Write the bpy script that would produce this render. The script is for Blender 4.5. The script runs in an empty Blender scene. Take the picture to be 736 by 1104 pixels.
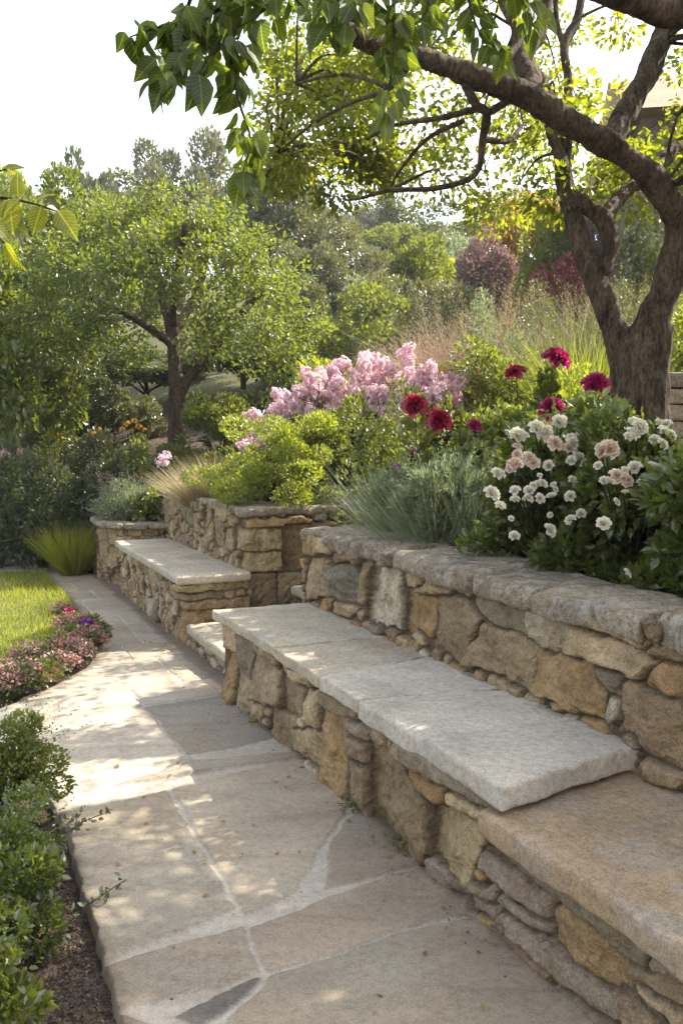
import bpy, bmesh, math, random
import numpy as np
from mathutils import Vector, Matrix

# ------------------------------------------------------------------ camera, sky, sun
scene = bpy.context.scene
col = scene.collection
R = math.radians
F_PX, CX, CY, CAM_H = 950.0, 368.0, 552.0, 1.5
PITCH = math.atan((552 - 470) / F_PX)
cam_d = bpy.data.cameras.new("camera")
cam_d.sensor_fit = 'VERTICAL'
cam_d.sensor_height = 36.0
cam_d.lens = 36.0 * F_PX / 1104
cam_d.clip_start = 0.05
cam_d.clip_end = 1000
cam = bpy.data.objects.new("camera", cam_d)
cam.location = (0, 0, CAM_H)
cam.rotation_euler = (math.pi / 2 - PITCH, 0, 0)
col.objects.link(cam)
scene.camera = cam

SUN_AZ, SUN_EL = R(60), R(44)          # azimuth from the view axis (+Y) towards +X
world = bpy.data.worlds.new("World")
scene.world = world
world.use_nodes = True
wn = world.node_tree.nodes
bg = wn["Background"]
sky = wn.new("ShaderNodeTexSky")
sky.sky_type = 'NISHITA'
sky.sun_disc = False
sky.sun_elevation = SUN_EL
sky.sun_rotation = SUN_AZ
sky.air_density = 1.0
sky.dust_density = 2.0
sky.ozone_density = 1.0
hs = wn.new("ShaderNodeHueSaturation")
hs.inputs['Saturation'].default_value = 0.5
world.node_tree.links.new(sky.outputs[0], hs.inputs['Color'])
world.node_tree.links.new(hs.outputs[0], bg.inputs[0])
bg.inputs[1].default_value = 0.15
sun_d = bpy.data.lights.new("sun", 'SUN')
sun_d.energy = 4.3
sun_d.angle = R(0.5)
sun_d.color = (1.0, 0.93, 0.80)
sun = bpy.data.objects.new("sun", sun_d)
sdir = Vector((math.sin(SUN_AZ) * math.cos(SUN_EL), math.cos(SUN_AZ) * math.cos(SUN_EL), math.sin(SUN_EL)))
sun.rotation_euler = sdir.to_track_quat('Z', 'Y').to_euler()
sun.location = (8, 6, 12)
col.objects.link(sun)
scene.view_settings.view_transform = 'Standard'
scene.view_settings.look = 'None'
scene.view_settings.gamma = 1
scene.view_settings.use_curve_mapping = False
scene.view_settings.exposure = 1.9
scene.render.engine = 'CYCLES'
cy = scene.cycles
cy.max_bounces = 9
cy.diffuse_bounces = 5
cy.glossy_bounces = 2
cy.transmission_bounces = 5
cy.transparent_max_bounces = 4
cy.caustics_reflective = False
cy.caustics_refractive = False
cy.use_denoising = True
cy.use_adaptive_sampling = True
cy.adaptive_threshold = 0.01
cy.sample_clamp_indirect = 6

# ------------------------------------------------------------------ frame of the walls
O = np.array((-.75, 5.18))
_l = math.hypot(.418, .908)
U = np.array((.418, -.908)) / _l       # along the benches, towards the camera
N = np.array((.908, .418)) / _l        # from the path into the hill

def W(s, d, z=0.0):
    p = O + U * s + N * d
    return (p[0], p[1], z)

def SD(x, y):
    q = np.array((x, y)) - O
    return float(q @ U), float(q @ N)

def ray(px, py):
    c, s = math.cos(PITCH), math.sin(PITCH)
    x = (px - CX) / F_PX
    v = -(py - CY) / F_PX
    return np.array((x, c + v * s, -s + v * c))

def at(px, py, Y):                     # a point at distance Y in front of the viewpoint
    r = ray(px, py)
    t = Y / r[1]
    return np.array((r[0] * t, Y, CAM_H + r[2] * t))

def on_z(px, py, z=0.0):
    r = ray(px, py)
    t = (z - CAM_H) / r[2]
    return np.array((r[0] * t, r[1] * t, z))

def sstep(a, b, x):
    t = np.clip((np.asarray(x, float) - a) / (b - a), 0, 1)
    return t * t * (3 - 2 * t)

# ------------------------------------------------------------------ noise
def _hash(ix, iy, iz, seed):
    h = (ix.astype(np.int64) * 374761393 + iy.astype(np.int64) * 668265263 + iz.astype(np.int64) * 2147483647 + seed * 974711) & 0xffffffff
    h = ((h ^ (h >> 13)) * 1274126177) & 0xffffffff
    h = ((h ^ (h >> 16)) * 2246822519) & 0xffffffff
    h = h ^ (h >> 15)
    return (h & 0xffffff) / float(0xffffff)

def vnoise(p, seed=0):
    p = np.asarray(p, float)
    i = np.floor(p).astype(np.int64)
    f = p - i
    f = f * f * (3 - 2 * f)
    out = 0
    for a in (0, 1):
        for b in (0, 1):
            for c in (0, 1):
                w = (f[:, 0] if a else 1 - f[:, 0]) * (f[:, 1] if b else 1 - f[:, 1]) * (f[:, 2] if c else 1 - f[:, 2])
                out = out + w * _hash(i[:, 0] + a, i[:, 1] + b, i[:, 2] + c, seed)
    return out * 2 - 1

def fbm(p, seed=0, oct=4, gain=.5):
    p = np.asarray(p, float)
    o, a, s = 0, 1.0, 0
    for k in range(oct):
        o = o + a * vnoise(p * 2 ** k, seed + k)
        s += a
        a *= gain
    return o / s

# ------------------------------------------------------------------ objects
def mesh_np(name, V, loops, sizes, cols=None, smooth=True, uvw=None):
    V = np.asarray(V, np.float32)
    loops = np.asarray(loops, np.int32)
    sizes = np.asarray(sizes, np.int32)
    me = bpy.data.meshes.new(name)
    me.vertices.add(len(V))
    me.vertices.foreach_set("co", V.ravel())
    me.loops.add(len(loops))
    me.loops.foreach_set("vertex_index", loops)
    me.polygons.add(len(sizes))
    st = np.zeros(len(sizes), np.int32)
    st[1:] = np.cumsum(sizes)[:-1]
    me.polygons.foreach_set("loop_start", st)
    me.polygons.foreach_set("loop_total", sizes)
    me.polygons.foreach_set("use_smooth", np.full(len(sizes), smooth))
    me.update(calc_edges=True)
    if cols is not None:
        cols = np.asarray(cols, np.float32)
        if cols.shape[1] == 3:
            cols = np.concatenate([cols, np.ones((len(cols), 1), np.float32)], 1)
        a = me.attributes.new("Col", 'FLOAT_COLOR', 'POINT')
        a.data.foreach_set("color", cols.ravel())
    return me

def grid_mesh(name, G, cols=None, keep=None, smooth=True, flip=False):
    nu, nv = G.shape[:2]
    idx = np.arange(nu * nv).reshape(nu, nv)
    q = np.stack([idx[:-1, :-1], idx[1:, :-1], idx[1:, 1:], idx[:-1, 1:]], -1)
    if flip:
        q = q[..., ::-1]
    q = q.reshape(-1, 4)
    if keep is not None:
        q = q[keep.reshape(-1)]
    return mesh_np(name, G.reshape(-1, 3), q.ravel(), np.full(len(q), 4), None if cols is None else cols.reshape(-1, cols.shape[-1]), smooth)

def thing(name, label, cat, loc=(0, 0, 0), rz=0.0, group=None):
    o = bpy.data.objects.new(name, None)
    o.empty_display_size = .1
    o.location = [float(c) for c in loc]
    o.rotation_euler = (0, 0, rz)
    o["label"] = label
    o["category"] = cat
    if group:
        o["group"] = group
    col.objects.link(o)
    return o

def part(name, me, mat, parent=None, world=False, loc=None, rot=None, scale=None, label=None):
    o = bpy.data.objects.new(name, me)
    col.objects.link(o)
    if mat is not None and len(me.materials) == 0:
        for m in (mat if isinstance(mat, (list, tuple)) else [mat]):
            me.materials.append(m)
    if parent is not None:
        o.parent = parent
        if world:
            root = Vector((0, 0, 0))
            p = parent
            while p is not None:
                root += Vector(p.location)
                p = p.parent
            o.location = -root
    if loc is not None:
        o.location = [float(c) for c in loc]
    if rot is not None:
        o.rotation_euler = rot
    if scale is not None:
        o.scale = (scale,) * 3 if isinstance(scale, (int, float)) else scale
    if label:
        o["label"] = label
    return o

def structure(name, me, mat, kind='structure', label=None):
    o = part(name, me, mat)
    o["kind"] = kind
    if label:
        o["label"] = label
    return o

def copy_tree(o, parent=None):
    c = o.copy()
    col.objects.link(c)
    c.parent = parent
    for ch in list(o.children):
        copy_tree(ch, c)
    return c

def join_np(parts):
    Vs, Ls, Ss, Cs, off = [], [], [], [], 0
    for V, L, S, C in parts:
        Vs.append(V); Ls.append(np.asarray(L) + off); Ss.append(S); Cs.append(C)
        off += len(V)
    return np.concatenate(Vs), np.concatenate(Ls), np.concatenate(Ss), np.concatenate(Cs)

# ------------------------------------------------------------------ materials
def new_mat(name):
    m = bpy.data.materials.new(name)
    m.use_nodes = True
    nt = m.node_tree
    nt.nodes.clear()
    return m, nt, nt.nodes, nt.links

def nd(nt, typ, **kw):
    n = nt.nodes.new(typ)
    for k, v in kw.items():
        if k.startswith('i_'):
            n.inputs[int(k[2:]) if k[2:].isdigit() else k[2:]].default_value = v
        else:
            setattr(n, k, v)
    return n

def mixc(nt, fac, a, b, mode='MIX'):
    n = nt.nodes.new('ShaderNodeMix')
    n.data_type = 'RGBA'
    n.blend_type = mode
    for i, v in ((0, fac), (6, a), (7, b)):
        if hasattr(v, 'links') or isinstance(v, bpy.types.NodeSocket):
            nt.links.new(v, n.inputs[i])
        elif i == 0:
            n.inputs[0].default_value = v
        else:
            n.inputs[i].default_value = (*v, 1)
    return n.outputs[2]

def noise(nt, vec, scale, detail=4, rough=.6):
    n = nd(nt, 'ShaderNodeTexNoise')
    n.inputs['Scale'].default_value = scale
    n.inputs['Detail'].default_value = detail
    n.inputs['Roughness'].default_value = rough
    nt.links.new(vec, n.inputs['Vector'])
    return n.outputs[0]

def ramp(nt, fac, *stops):
    n = nd(nt, 'ShaderNodeValToRGB')
    e = n.color_ramp.elements
    while len(e) < len(stops):
        e.new(.5)
    for el, (p, c) in zip(e, stops):
        el.position = p
        el.color = (*c, 1) if isinstance(c, (tuple, list)) else (c, c, c, 1)
    nt.links.new(fac, n.inputs[0])
    return n.outputs[0]

def coords(nt, scale=(1, 1, 1), rot=(0, 0, 0)):
    tc = nd(nt, 'ShaderNodeTexCoord')
    mp = nd(nt, 'ShaderNodeMapping')
    mp.inputs['Scale'].default_value = scale
    mp.inputs['Rotation'].default_value = rot
    nt.links.new(tc.outputs['Object'], mp.inputs[0])
    return mp.outputs[0]

def stone_mat(name, base=None, spots=.35, bump=.6, lichen=0.0, streak=None, rough=.85, stain=(.20, .13, .07), stain_amt=.35, fine=160, bdist=.012, chips=.8):
    """base None: the stone colour comes from the mesh (one colour per stone)."""
    m, nt, ns, lk = new_mat(name)
    out = nd(nt, 'ShaderNodeOutputMaterial')
    b = nd(nt, 'ShaderNodeBsdfPrincipled')
    b.inputs['Roughness'].default_value = rough
    b.inputs['Specular IOR Level'].default_value = .25
    v = coords(nt)
    if base is None:
        c = nd(nt, 'ShaderNodeAttribute', attribute_name='Col').outputs[0]
    else:
        n0 = noise(nt, v, 2.3, 5)
        c = ramp(nt, n0, (.3, tuple(x * .72 for x in base)), (.5, base), (.72, tuple(min(1, x * 1.22) for x in base)))
        nq = noise(nt, v, 5.5, 6, .7)
        gr = sum(base) / 3
        c = mixc(nt, ramp(nt, nq, (.45, 0.0), (.62, .55)), c, (gr * 1.05, gr, gr * .92))
        oi = nd(nt, 'ShaderNodeObjectInfo')
        rv = ramp(nt, oi.outputs['Random'], (0.0, (.84, .83, .80)), (1.0, (1.14, 1.12, 1.08)))
        c = mixc(nt, 1.0, c, rv, 'MULTIPLY')
    n1 = noise(nt, v, 9, 6, .65)
    st = ramp(nt, n1, (.42, 0.0), (.68, 1.0))
    mul = nd(nt, 'ShaderNodeMath', operation='MULTIPLY'); mul.inputs[1].default_value = stain_amt
    lk.new(st, mul.inputs[0])
    c = mixc(nt, mul.outputs[0], c, stain)
    n2 = noise(nt, v, 38, 5, .7)
    c2 = ramp(nt, n2, (.36, 1 - spots * 1.1), (.5, 1.0), (.64, 1 + spots * .7))
    c = mixc(nt, 1.0, c, c2, 'MULTIPLY')
    n3 = noise(nt, v, fine, 3, .7)
    c3 = ramp(nt, n3, (.38, 1 - spots * 1.3), (.5, 1.0), (.62, 1 + spots * .9))
    c = mixc(nt, 1.0, c, c3, 'MULTIPLY')
    h = nd(nt, 'ShaderNodeMath', operation='ADD')
    lk.new(n2, h.inputs[0])
    sc = nd(nt, 'ShaderNodeMath', operation='MULTIPLY'); sc.inputs[1].default_value = .45
    lk.new(n3, sc.inputs[0]); lk.new(sc.outputs[0], h.inputs[1])
    if streak:
        vs = coords(nt, streak['scale'], streak.get('rot', (0, 0, 0)))
        n4 = noise(nt, vs, 1, 6, .6)
        c4 = ramp(nt, n4, (.3, streak['dark']), (.5, (1, 1, 1)), (.7, streak['light']))
        c = mixc(nt, streak.get('amt', .8), c, c4, 'MULTIPLY')
        h2 = nd(nt, 'ShaderNodeMath', operation='ADD')
        lk.new(h.outputs[0], h2.inputs[0]); lk.new(n4, h2.inputs[1]); h = h2
    if lichen:
        n5 = noise(nt, v, 14, 6, .75)
        l5 = ramp(nt, n5, (.5, 0.0), (.6, lichen))
        c = mixc(nt, l5, c, (.47, .435, .37))
        n6 = noise(nt, v, 23, 5, .7)
        l6 = ramp(nt, n6, (.62, 0.0), (.72, lichen * .8))
        c = mixc(nt, l6, c, (.10, .10, .09))
    vo = nd(nt, 'ShaderNodeTexVoronoi'); vo.feature = 'F1'; vo.inputs['Scale'].default_value = 26
    wv = nd(nt, 'ShaderNodeVectorMath', operation='ADD')
    wn_ = nd(nt, 'ShaderNodeTexNoise'); wn_.inputs['Scale'].default_value = 12; wn_.inputs['Detail'].default_value = 4
    lk.new(v, wn_.inputs['Vector'])
    ws_ = nd(nt, 'ShaderNodeVectorMath', operation='SCALE'); ws_.inputs['Scale'].default_value = .12
    lk.new(wn_.outputs['Color'], ws_.inputs[0]); lk.new(v, wv.inputs[0]); lk.new(ws_.outputs[0], wv.inputs[1]); lk.new(wv.outputs[0], vo.inputs['Vector'])
    hv = nd(nt, 'ShaderNodeMath', operation='MULTIPLY_ADD'); hv.inputs[1].default_value = chips
    lk.new(vo.outputs['Distance'], hv.inputs[0]); lk.new(h.outputs[0], hv.inputs[2]); h = hv
    bp = nd(nt, 'ShaderNodeBump')
    bp.inputs['Strength'].default_value = bump
    bp.inputs['Distance'].default_value = bdist
    lk.new(h.outputs[0], bp.inputs['Height'])
    lk.new(c, b.inputs['Base Color'])
    lk.new(bp.outputs[0], b.inputs['Normal'])
    lk.new(b.outputs[0], out.inputs[0])
    return m

def leaf_mat(name, dark, light, trans=.45, gloss=.08, rough=.45, tcol=None, veins=False):
    """a leaf: diffuse, light coming through, a little sheen; the tint 0-1 of each leaf comes from the mesh."""
    m, nt, ns, lk = new_mat(name)
    out = nd(nt, 'ShaderNodeOutputMaterial')
    at_ = nd(nt, 'ShaderNodeAttribute', attribute_name='Col')
    sp_ = nd(nt, 'ShaderNodeSeparateColor')
    lk.new(at_.outputs[0], sp_.inputs[0])
    c = mixc(nt, sp_.outputs[0], dark, light)
    if veins:                                    # midrib and side veins of a broad leaf (x, y across the leaf come with the mesh)
        ab = nd(nt, 'ShaderNodeMath', operation='SUBTRACT'); ab.inputs[1].default_value = .5; lk.new(sp_.outputs[1], ab.inputs[0])
        av = nd(nt, 'ShaderNodeMath', operation='ABSOLUTE'); lk.new(ab.outputs[0], av.inputs[0])
        sl = nd(nt, 'ShaderNodeMath', operation='MULTIPLY_ADD'); sl.inputs[1].default_value = -.75; lk.new(av.outputs[0], sl.inputs[0]); lk.new(sp_.outputs[2], sl.inputs[2])
        sc_ = nd(nt, 'ShaderNodeMath', operation='MULTIPLY'); sc_.inputs[1].default_value = 52; lk.new(sl.outputs[0], sc_.inputs[0])
        si = nd(nt, 'ShaderNodeMath', operation='SINE'); lk.new(sc_.outputs[0], si.inputs[0])
        v1 = ramp(nt, si.outputs[0], (.80, 0.0), (.98, .55))
        v2 = ramp(nt, av.outputs[0], (.012, .9), (.03, 0.0))
        mx = nd(nt, 'ShaderNodeMath', operation='MAXIMUM'); lk.new(v1, mx.inputs[0]); lk.new(v2, mx.inputs[1])
        c = mixc(nt, mx.outputs[0], c, tuple(min(1, x * 1.9 + .02) for x in light))
        nb = noise(nt, coords(nt), 60, 3)
        c = mixc(nt, .6, c, ramp(nt, nb, (.3, .65), (.6, 1.15)), 'MULTIPLY')
        br = noise(nt, coords(nt), 24, 3)
        c = mixc(nt, ramp(nt, br, (.66, 0.0), (.72, .7)), c, (.16, .10, .03))
    df = nd(nt, 'ShaderNodeBsdfDiffuse')
    tr = nd(nt, 'ShaderNodeBsdfTranslucent')
    gl = nd(nt, 'ShaderNodeBsdfGlossy')
    gl.inputs['Roughness'].default_value = rough
    gl.inputs['Color'].default_value = (1, 1, 1, 1)
    lk.new(c, df.inputs[0])
    if tcol is None:
        g = nd(nt, 'ShaderNodeMix'); g.data_type = 'RGBA'; g.blend_type = 'MULTIPLY'; g.inputs[0].default_value = 1
        lk.new(c, g.inputs[6]); g.inputs[7].default_value = (2.0, 1.85, .60, 1)
        lk.new(g.outputs[2], tr.inputs[0])
    else:
        lk.new(mixc(nt, 1.0, c, tcol, 'MULTIPLY'), tr.inputs[0])
    m1 = nd(nt, 'ShaderNodeMixShader'); m1.inputs[0].default_value = trans
    lk.new(df.outputs[0], m1.inputs[1]); lk.new(tr.outputs[0], m1.inputs[2])
    m2 = nd(nt, 'ShaderNodeMixShader'); m2.inputs[0].default_value = gloss
    lk.new(m1.outputs[0], m2.inputs[1]); lk.new(gl.outputs[0], m2.inputs[2])
    lk.new(m2.outputs[0], out.inputs[0])
    return m

def bark_mat(name, a, b, scale=1.0):
    m, nt, ns, lk = new_mat(name)
    out = nd(nt, 'ShaderNodeOutputMaterial')
    bs = nd(nt, 'ShaderNodeBsdfPrincipled')
    bs.inputs['Roughness'].default_value = .9
    bs.inputs['Specular IOR Level'].default_value = .2
    v = coords(nt, (9 * scale, 9 * scale, 3 * scale))
    n1 = noise(nt, v, 1.6, 7, .7)
    n2 = noise(nt, v, 7, 5, .7)
    n3 = noise(nt, coords(nt), 5, 4, .6)
    c = ramp(nt, n1, (.35, a), (.6, b))
    c = mixc(nt, .95, c, ramp(nt, n2, (.36, .35), (.6, 1.25)), 'MULTIPLY')
    c = mixc(nt, ramp(nt, n3, (.6, 0.0), (.72, .35)), c, (.25, .25, .22))
    ad = nd(nt, 'ShaderNodeMath', operation='ADD')
    lk.new(n1, ad.inputs[0]); lk.new(n2, ad.inputs[1])
    bp = nd(nt, 'ShaderNodeBump'); bp.inputs['Strength'].default_value = 1; bp.inputs['Distance'].default_value = .035
    lk.new(ad.outputs[0], bp.inputs['Height'])
    lk.new(c, bs.inputs['Base Color']); lk.new(bp.outputs[0], bs.inputs['Normal']); lk.new(bs.outputs[0], out.inputs[0])
    return m

M = {}
M['masonry'] = stone_mat("rubble stone", None, spots=.19, bump=.7, stain=(.13, .085, .045), stain_amt=.5, bdist=.016, chips=1.7)
M['coping'] = stone_mat("lichened coping stone", (.31, .25, .175), spots=.30, bump=.9, lichen=.6, stain=(.14, .10, .065), stain_amt=.5, bdist=.016)
M['slab_grey'] = stone_mat("pale grey seat stone", (.51, .46, .385), spots=.19, bump=.6, stain=(.30, .26, .20), stain_amt=.3, fine=210, bdist=.006)
M['slab_tan'] = stone_mat("buff seat stone", (.44, .38, .29), spots=.2, bump=.5, stain=(.30, .22, .14), stain_amt=.35, bdist=.006)
M['slab_gold'] = stone_mat("golden seat stone", (.36, .265, .165), spots=.19, bump=.6, stain=(.24, .17, .11), stain_amt=.5, bdist=.008)
M['paving'] = stone_mat("paving stone", None, spots=.14, bump=.45, stain=(.26, .205, .15), stain_amt=.3, bdist=.006,
                        streak=dict(scale=(2.2, 9, 1), rot=(0, 0, R(-20)), dark=(.80, .76, .72), light=(1.08, 1.05, 1.02), amt=.8), chips=.25)
M['mortar_fill'] = stone_mat("earth mortar", (.135, .103, .070), spots=.4, bump=.8)
M['soil'] = stone_mat("garden soil", (.12, .085, .06), spots=.5, bump=1.0, stain=(.045, .03, .02), stain_amt=.6, fine=120, bdist=.03, rough=1, chips=1.2)
M['slope'] = stone_mat("grassy slope", (.115, .120, .040), spots=.5, bump=1.0, stain=(.17, .14, .06), stain_amt=.5, bdist=.05, rough=1)
M['lawn'] = stone_mat("turf", (.12, .15, .03), spots=.4, bump=.8, stain=(.06, .07, .02), stain_amt=.5, bdist=.02, rough=1)
M['bark'] = bark_mat("grey brown bark", (.034, .022, .013), (.17, .118, .075))
M['bark_far'] = bark_mat("brown bark", (.05, .035, .022), (.14, .10, .065))
M['stem'] = bark_mat("green brown stem", (.05, .055, .02), (.11, .12, .045), 3)
M['lf_apple'] = leaf_mat("sunlit tree leaf", (.085, .115, .016), (.18, .20, .028), .66, .03)
M['lf_big'] = leaf_mat("broad leaf", (.035, .06, .010), (.095, .125, .018), .58, .02, .4, veins=True)
M['lf_sap'] = leaf_mat("sapling leaf", (.09, .12, .016), (.20, .22, .03), .6, .03, .4, veins=True)
M['lf_mid'] = leaf_mat("orchard leaf", (.058, .088, .02), (.13, .155, .035), .56, .04)
M['lf_olive'] = leaf_mat("olive leaf", (.065, .075, .038), (.125, .13, .06), .3, .08)
M['lf_dark'] = leaf_mat("dark evergreen leaf", (.042, .062, .026), (.09, .11, .044), .36, .06)
M['lf_green'] = leaf_mat("green leaf", (.068, .098, .02), (.15, .175, .036), .5, .05)
M['lf_lime'] = leaf_mat("yellow green leaf", (.11, .15, .02), (.24, .275, .04), .5, .06)
M['lf_rose'] = leaf_mat("rose leaf", (.06, .09, .022), (.125, .155, .04), .48, .06, .4)
M['lf_sage'] = leaf_mat("grey green blade", (.14, .165, .10), (.28, .31, .20), .38, .04, tcol=(1.3, 1.35, .85))
M['lf_grass'] = leaf_mat("grass blade", (.15, .185, .022), (.28, .29, .045), .58, .04)
M['lf_straw'] = leaf_mat("pale seed grass", (.24, .20, .10), (.42, .36, .22), .45, .04, tcol=(1.2, 1.1, .9))
M['lf_plume'] = leaf_mat("dusky pink plume", (.26, .17, .13), (.46, .34, .28), .4, .03, tcol=(1.2, 1, .9))
M['lf_smoke'] = leaf_mat("purple brown leaf", (.12, .09, .075), (.24, .18, .155), .35, .05, tcol=(1.3, .9, .8))
M['lf_red'] = leaf_mat("wine red leaf", (.10, .018, .02), (.22, .04, .05), .4, .05, tcol=(1.5, .8, .8))
M['lf_rust'] = leaf_mat("rust orange leaf", (.22, .13, .03), (.36, .22, .06), .45, .04, tcol=(1.4, 1.1, .5))
M['fl_white'] = leaf_mat("white petal", (.74, .69, .54), (.84, .81, .72), .35, .04, tcol=(1, .97, .85))
M['fl_blush'] = leaf_mat("blush petal", (.72, .58, .46), (.82, .70, .60), .35, .04, tcol=(1, .9, .8))
M['fl_pink'] = leaf_mat("pink petal", (.66, .44, .51), (.84, .70, .72), .4, .03, tcol=(1.1, .95, 1))
M['fl_magenta'] = leaf_mat("magenta petal", (.30, .008, .075), (.48, .02, .16), .35, .05, tcol=(1.3, .8, 1))
M['fl_crimson'] = leaf_mat("crimson petal", (.27, .006, .03), (.42, .02, .07), .35, .05, tcol=(1.3, .8, 1))
M['fl_purple'] = leaf_mat("purple petal", (.17, .025, .20), (.34, .08, .36), .35, .04, tcol=(1.2, .9, 1.2))
M['fl_yellow'] = leaf_mat("orange yellow petal", (.50, .22, .02), (.70, .42, .04), .35, .04, tcol=(1.1, 1, .6))
M['fl_sedum'] = leaf_mat("dusty pink floret", (.24, .10, .09), (.52, .34, .28), .3, .03, tcol=(1.1, .95, .9))
M['chips'] = stone_mat("bark chip", (.12, .085, .058), spots=.5, bump=.6)
M['roof'] = stone_mat("clay roof", (.30, .17, .10), spots=.3, bump=.6)
M['mortar_block'] = stone_mat("cut stone block", (.34, .27, .19), spots=.35, bump=.7, stain=(.22, .16, .10), stain_amt=.4)
# ------------------------------------------------------------------ stone builders
PAL = {'o': (.36, .235, .115), 't': (.42, .315, .185), 'b': (.30, .22, .132), 'g': (.26, .212, .15), 'p': (.49, .415, .305), 'm': (.20, .155, .105)}

def poly_sd(u, v, P):
    """signed distance bound to a convex polygon (negative inside)"""
    P = np.asarray(P, float)
    a = np.sum(P[:, 0] * np.roll(P[:, 1], -1) - np.roll(P[:, 0], -1) * P[:, 1])
    if a < 0:
        P = P[::-1]
    d = np.full(u.shape, -1e9)
    for k in range(len(P)):
        p, q = P[k], P[(k + 1) % len(P)]
        e = q - p
        l = math.hypot(*e)
        if l < 1e-6:
            continue
        nx, ny = e[1] / l, -e[0] / l
        d = np.maximum(d, (u - p[0]) * nx + (v - p[1]) * ny)
    return d

def pack(u0, u1, v0, v1, fixed, sizes, rng, pal='tbbgtop', weights=None, tries=160, gap=.008, flat=1.0):
    """fill what the given stones leave free with stones of decreasing size"""
    r = .008
    gu, gv = np.meshgrid(np.arange(u0, u1, r), np.arange(v0, v1, r), indexing='ij')
    occ = np.zeros(gu.shape, bool)
    st = list(fixed)
    for c, P in fixed:
        occ |= poly_sd(gu, gv, P) < gap * .5
    for (w, h, n) in sizes:
        for _ in range(n):
            ok = None
            for _t in range(tries):
                cu, cv = rng.uniform(u0 - .02, u1 + .02), rng.uniform(v0, v1)
                ww, hh = w * rng.uniform(.75, 1.3) / 2, h * rng.uniform(.75, 1.25) * flat / 2
                a = rng.normal(0, .10)
                q = []
                for sx, sy in ((-1, -1), (-.15, -1.06), (1, -1), (1.06, .1), (1, 1), (.1, 1.08), (-1, 1), (-1.05, -.1)):
                    x, y = sx * ww * rng.uniform(.74, 1.05), sy * hh * rng.uniform(.74, 1.05)
                    q.append((cu + x * math.cos(a) - y * math.sin(a), cv + x * math.sin(a) + y * math.cos(a)))
                i0, i1 = int((cu - ww * 1.3 - u0) / r), int((cu + ww * 1.3 - u0) / r) + 2
                j0, j1 = int((cv - hh * 1.4 - v0) / r), int((cv + hh * 1.4 - v0) / r) + 2
                sl = np.s_[max(i0, 0):max(i1, 0), max(j0, 0):max(j1, 0)]
                g1, g2 = gu[sl], gv[sl]
                if g1.size == 0:
                    continue
                hull = q
                ins = np.maximum.reduce([poly_sd(g1, g2, hull)]) < gap * .5
                if ins.any() and not (ins & occ[sl]).any():
                    ok = (hull, sl, ins)
                    break
            if ok:
                occ[ok[1]] |= ok[2]
                st.append((pal[rng.integers(len(pal))], ok[0]))
    return st

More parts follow.
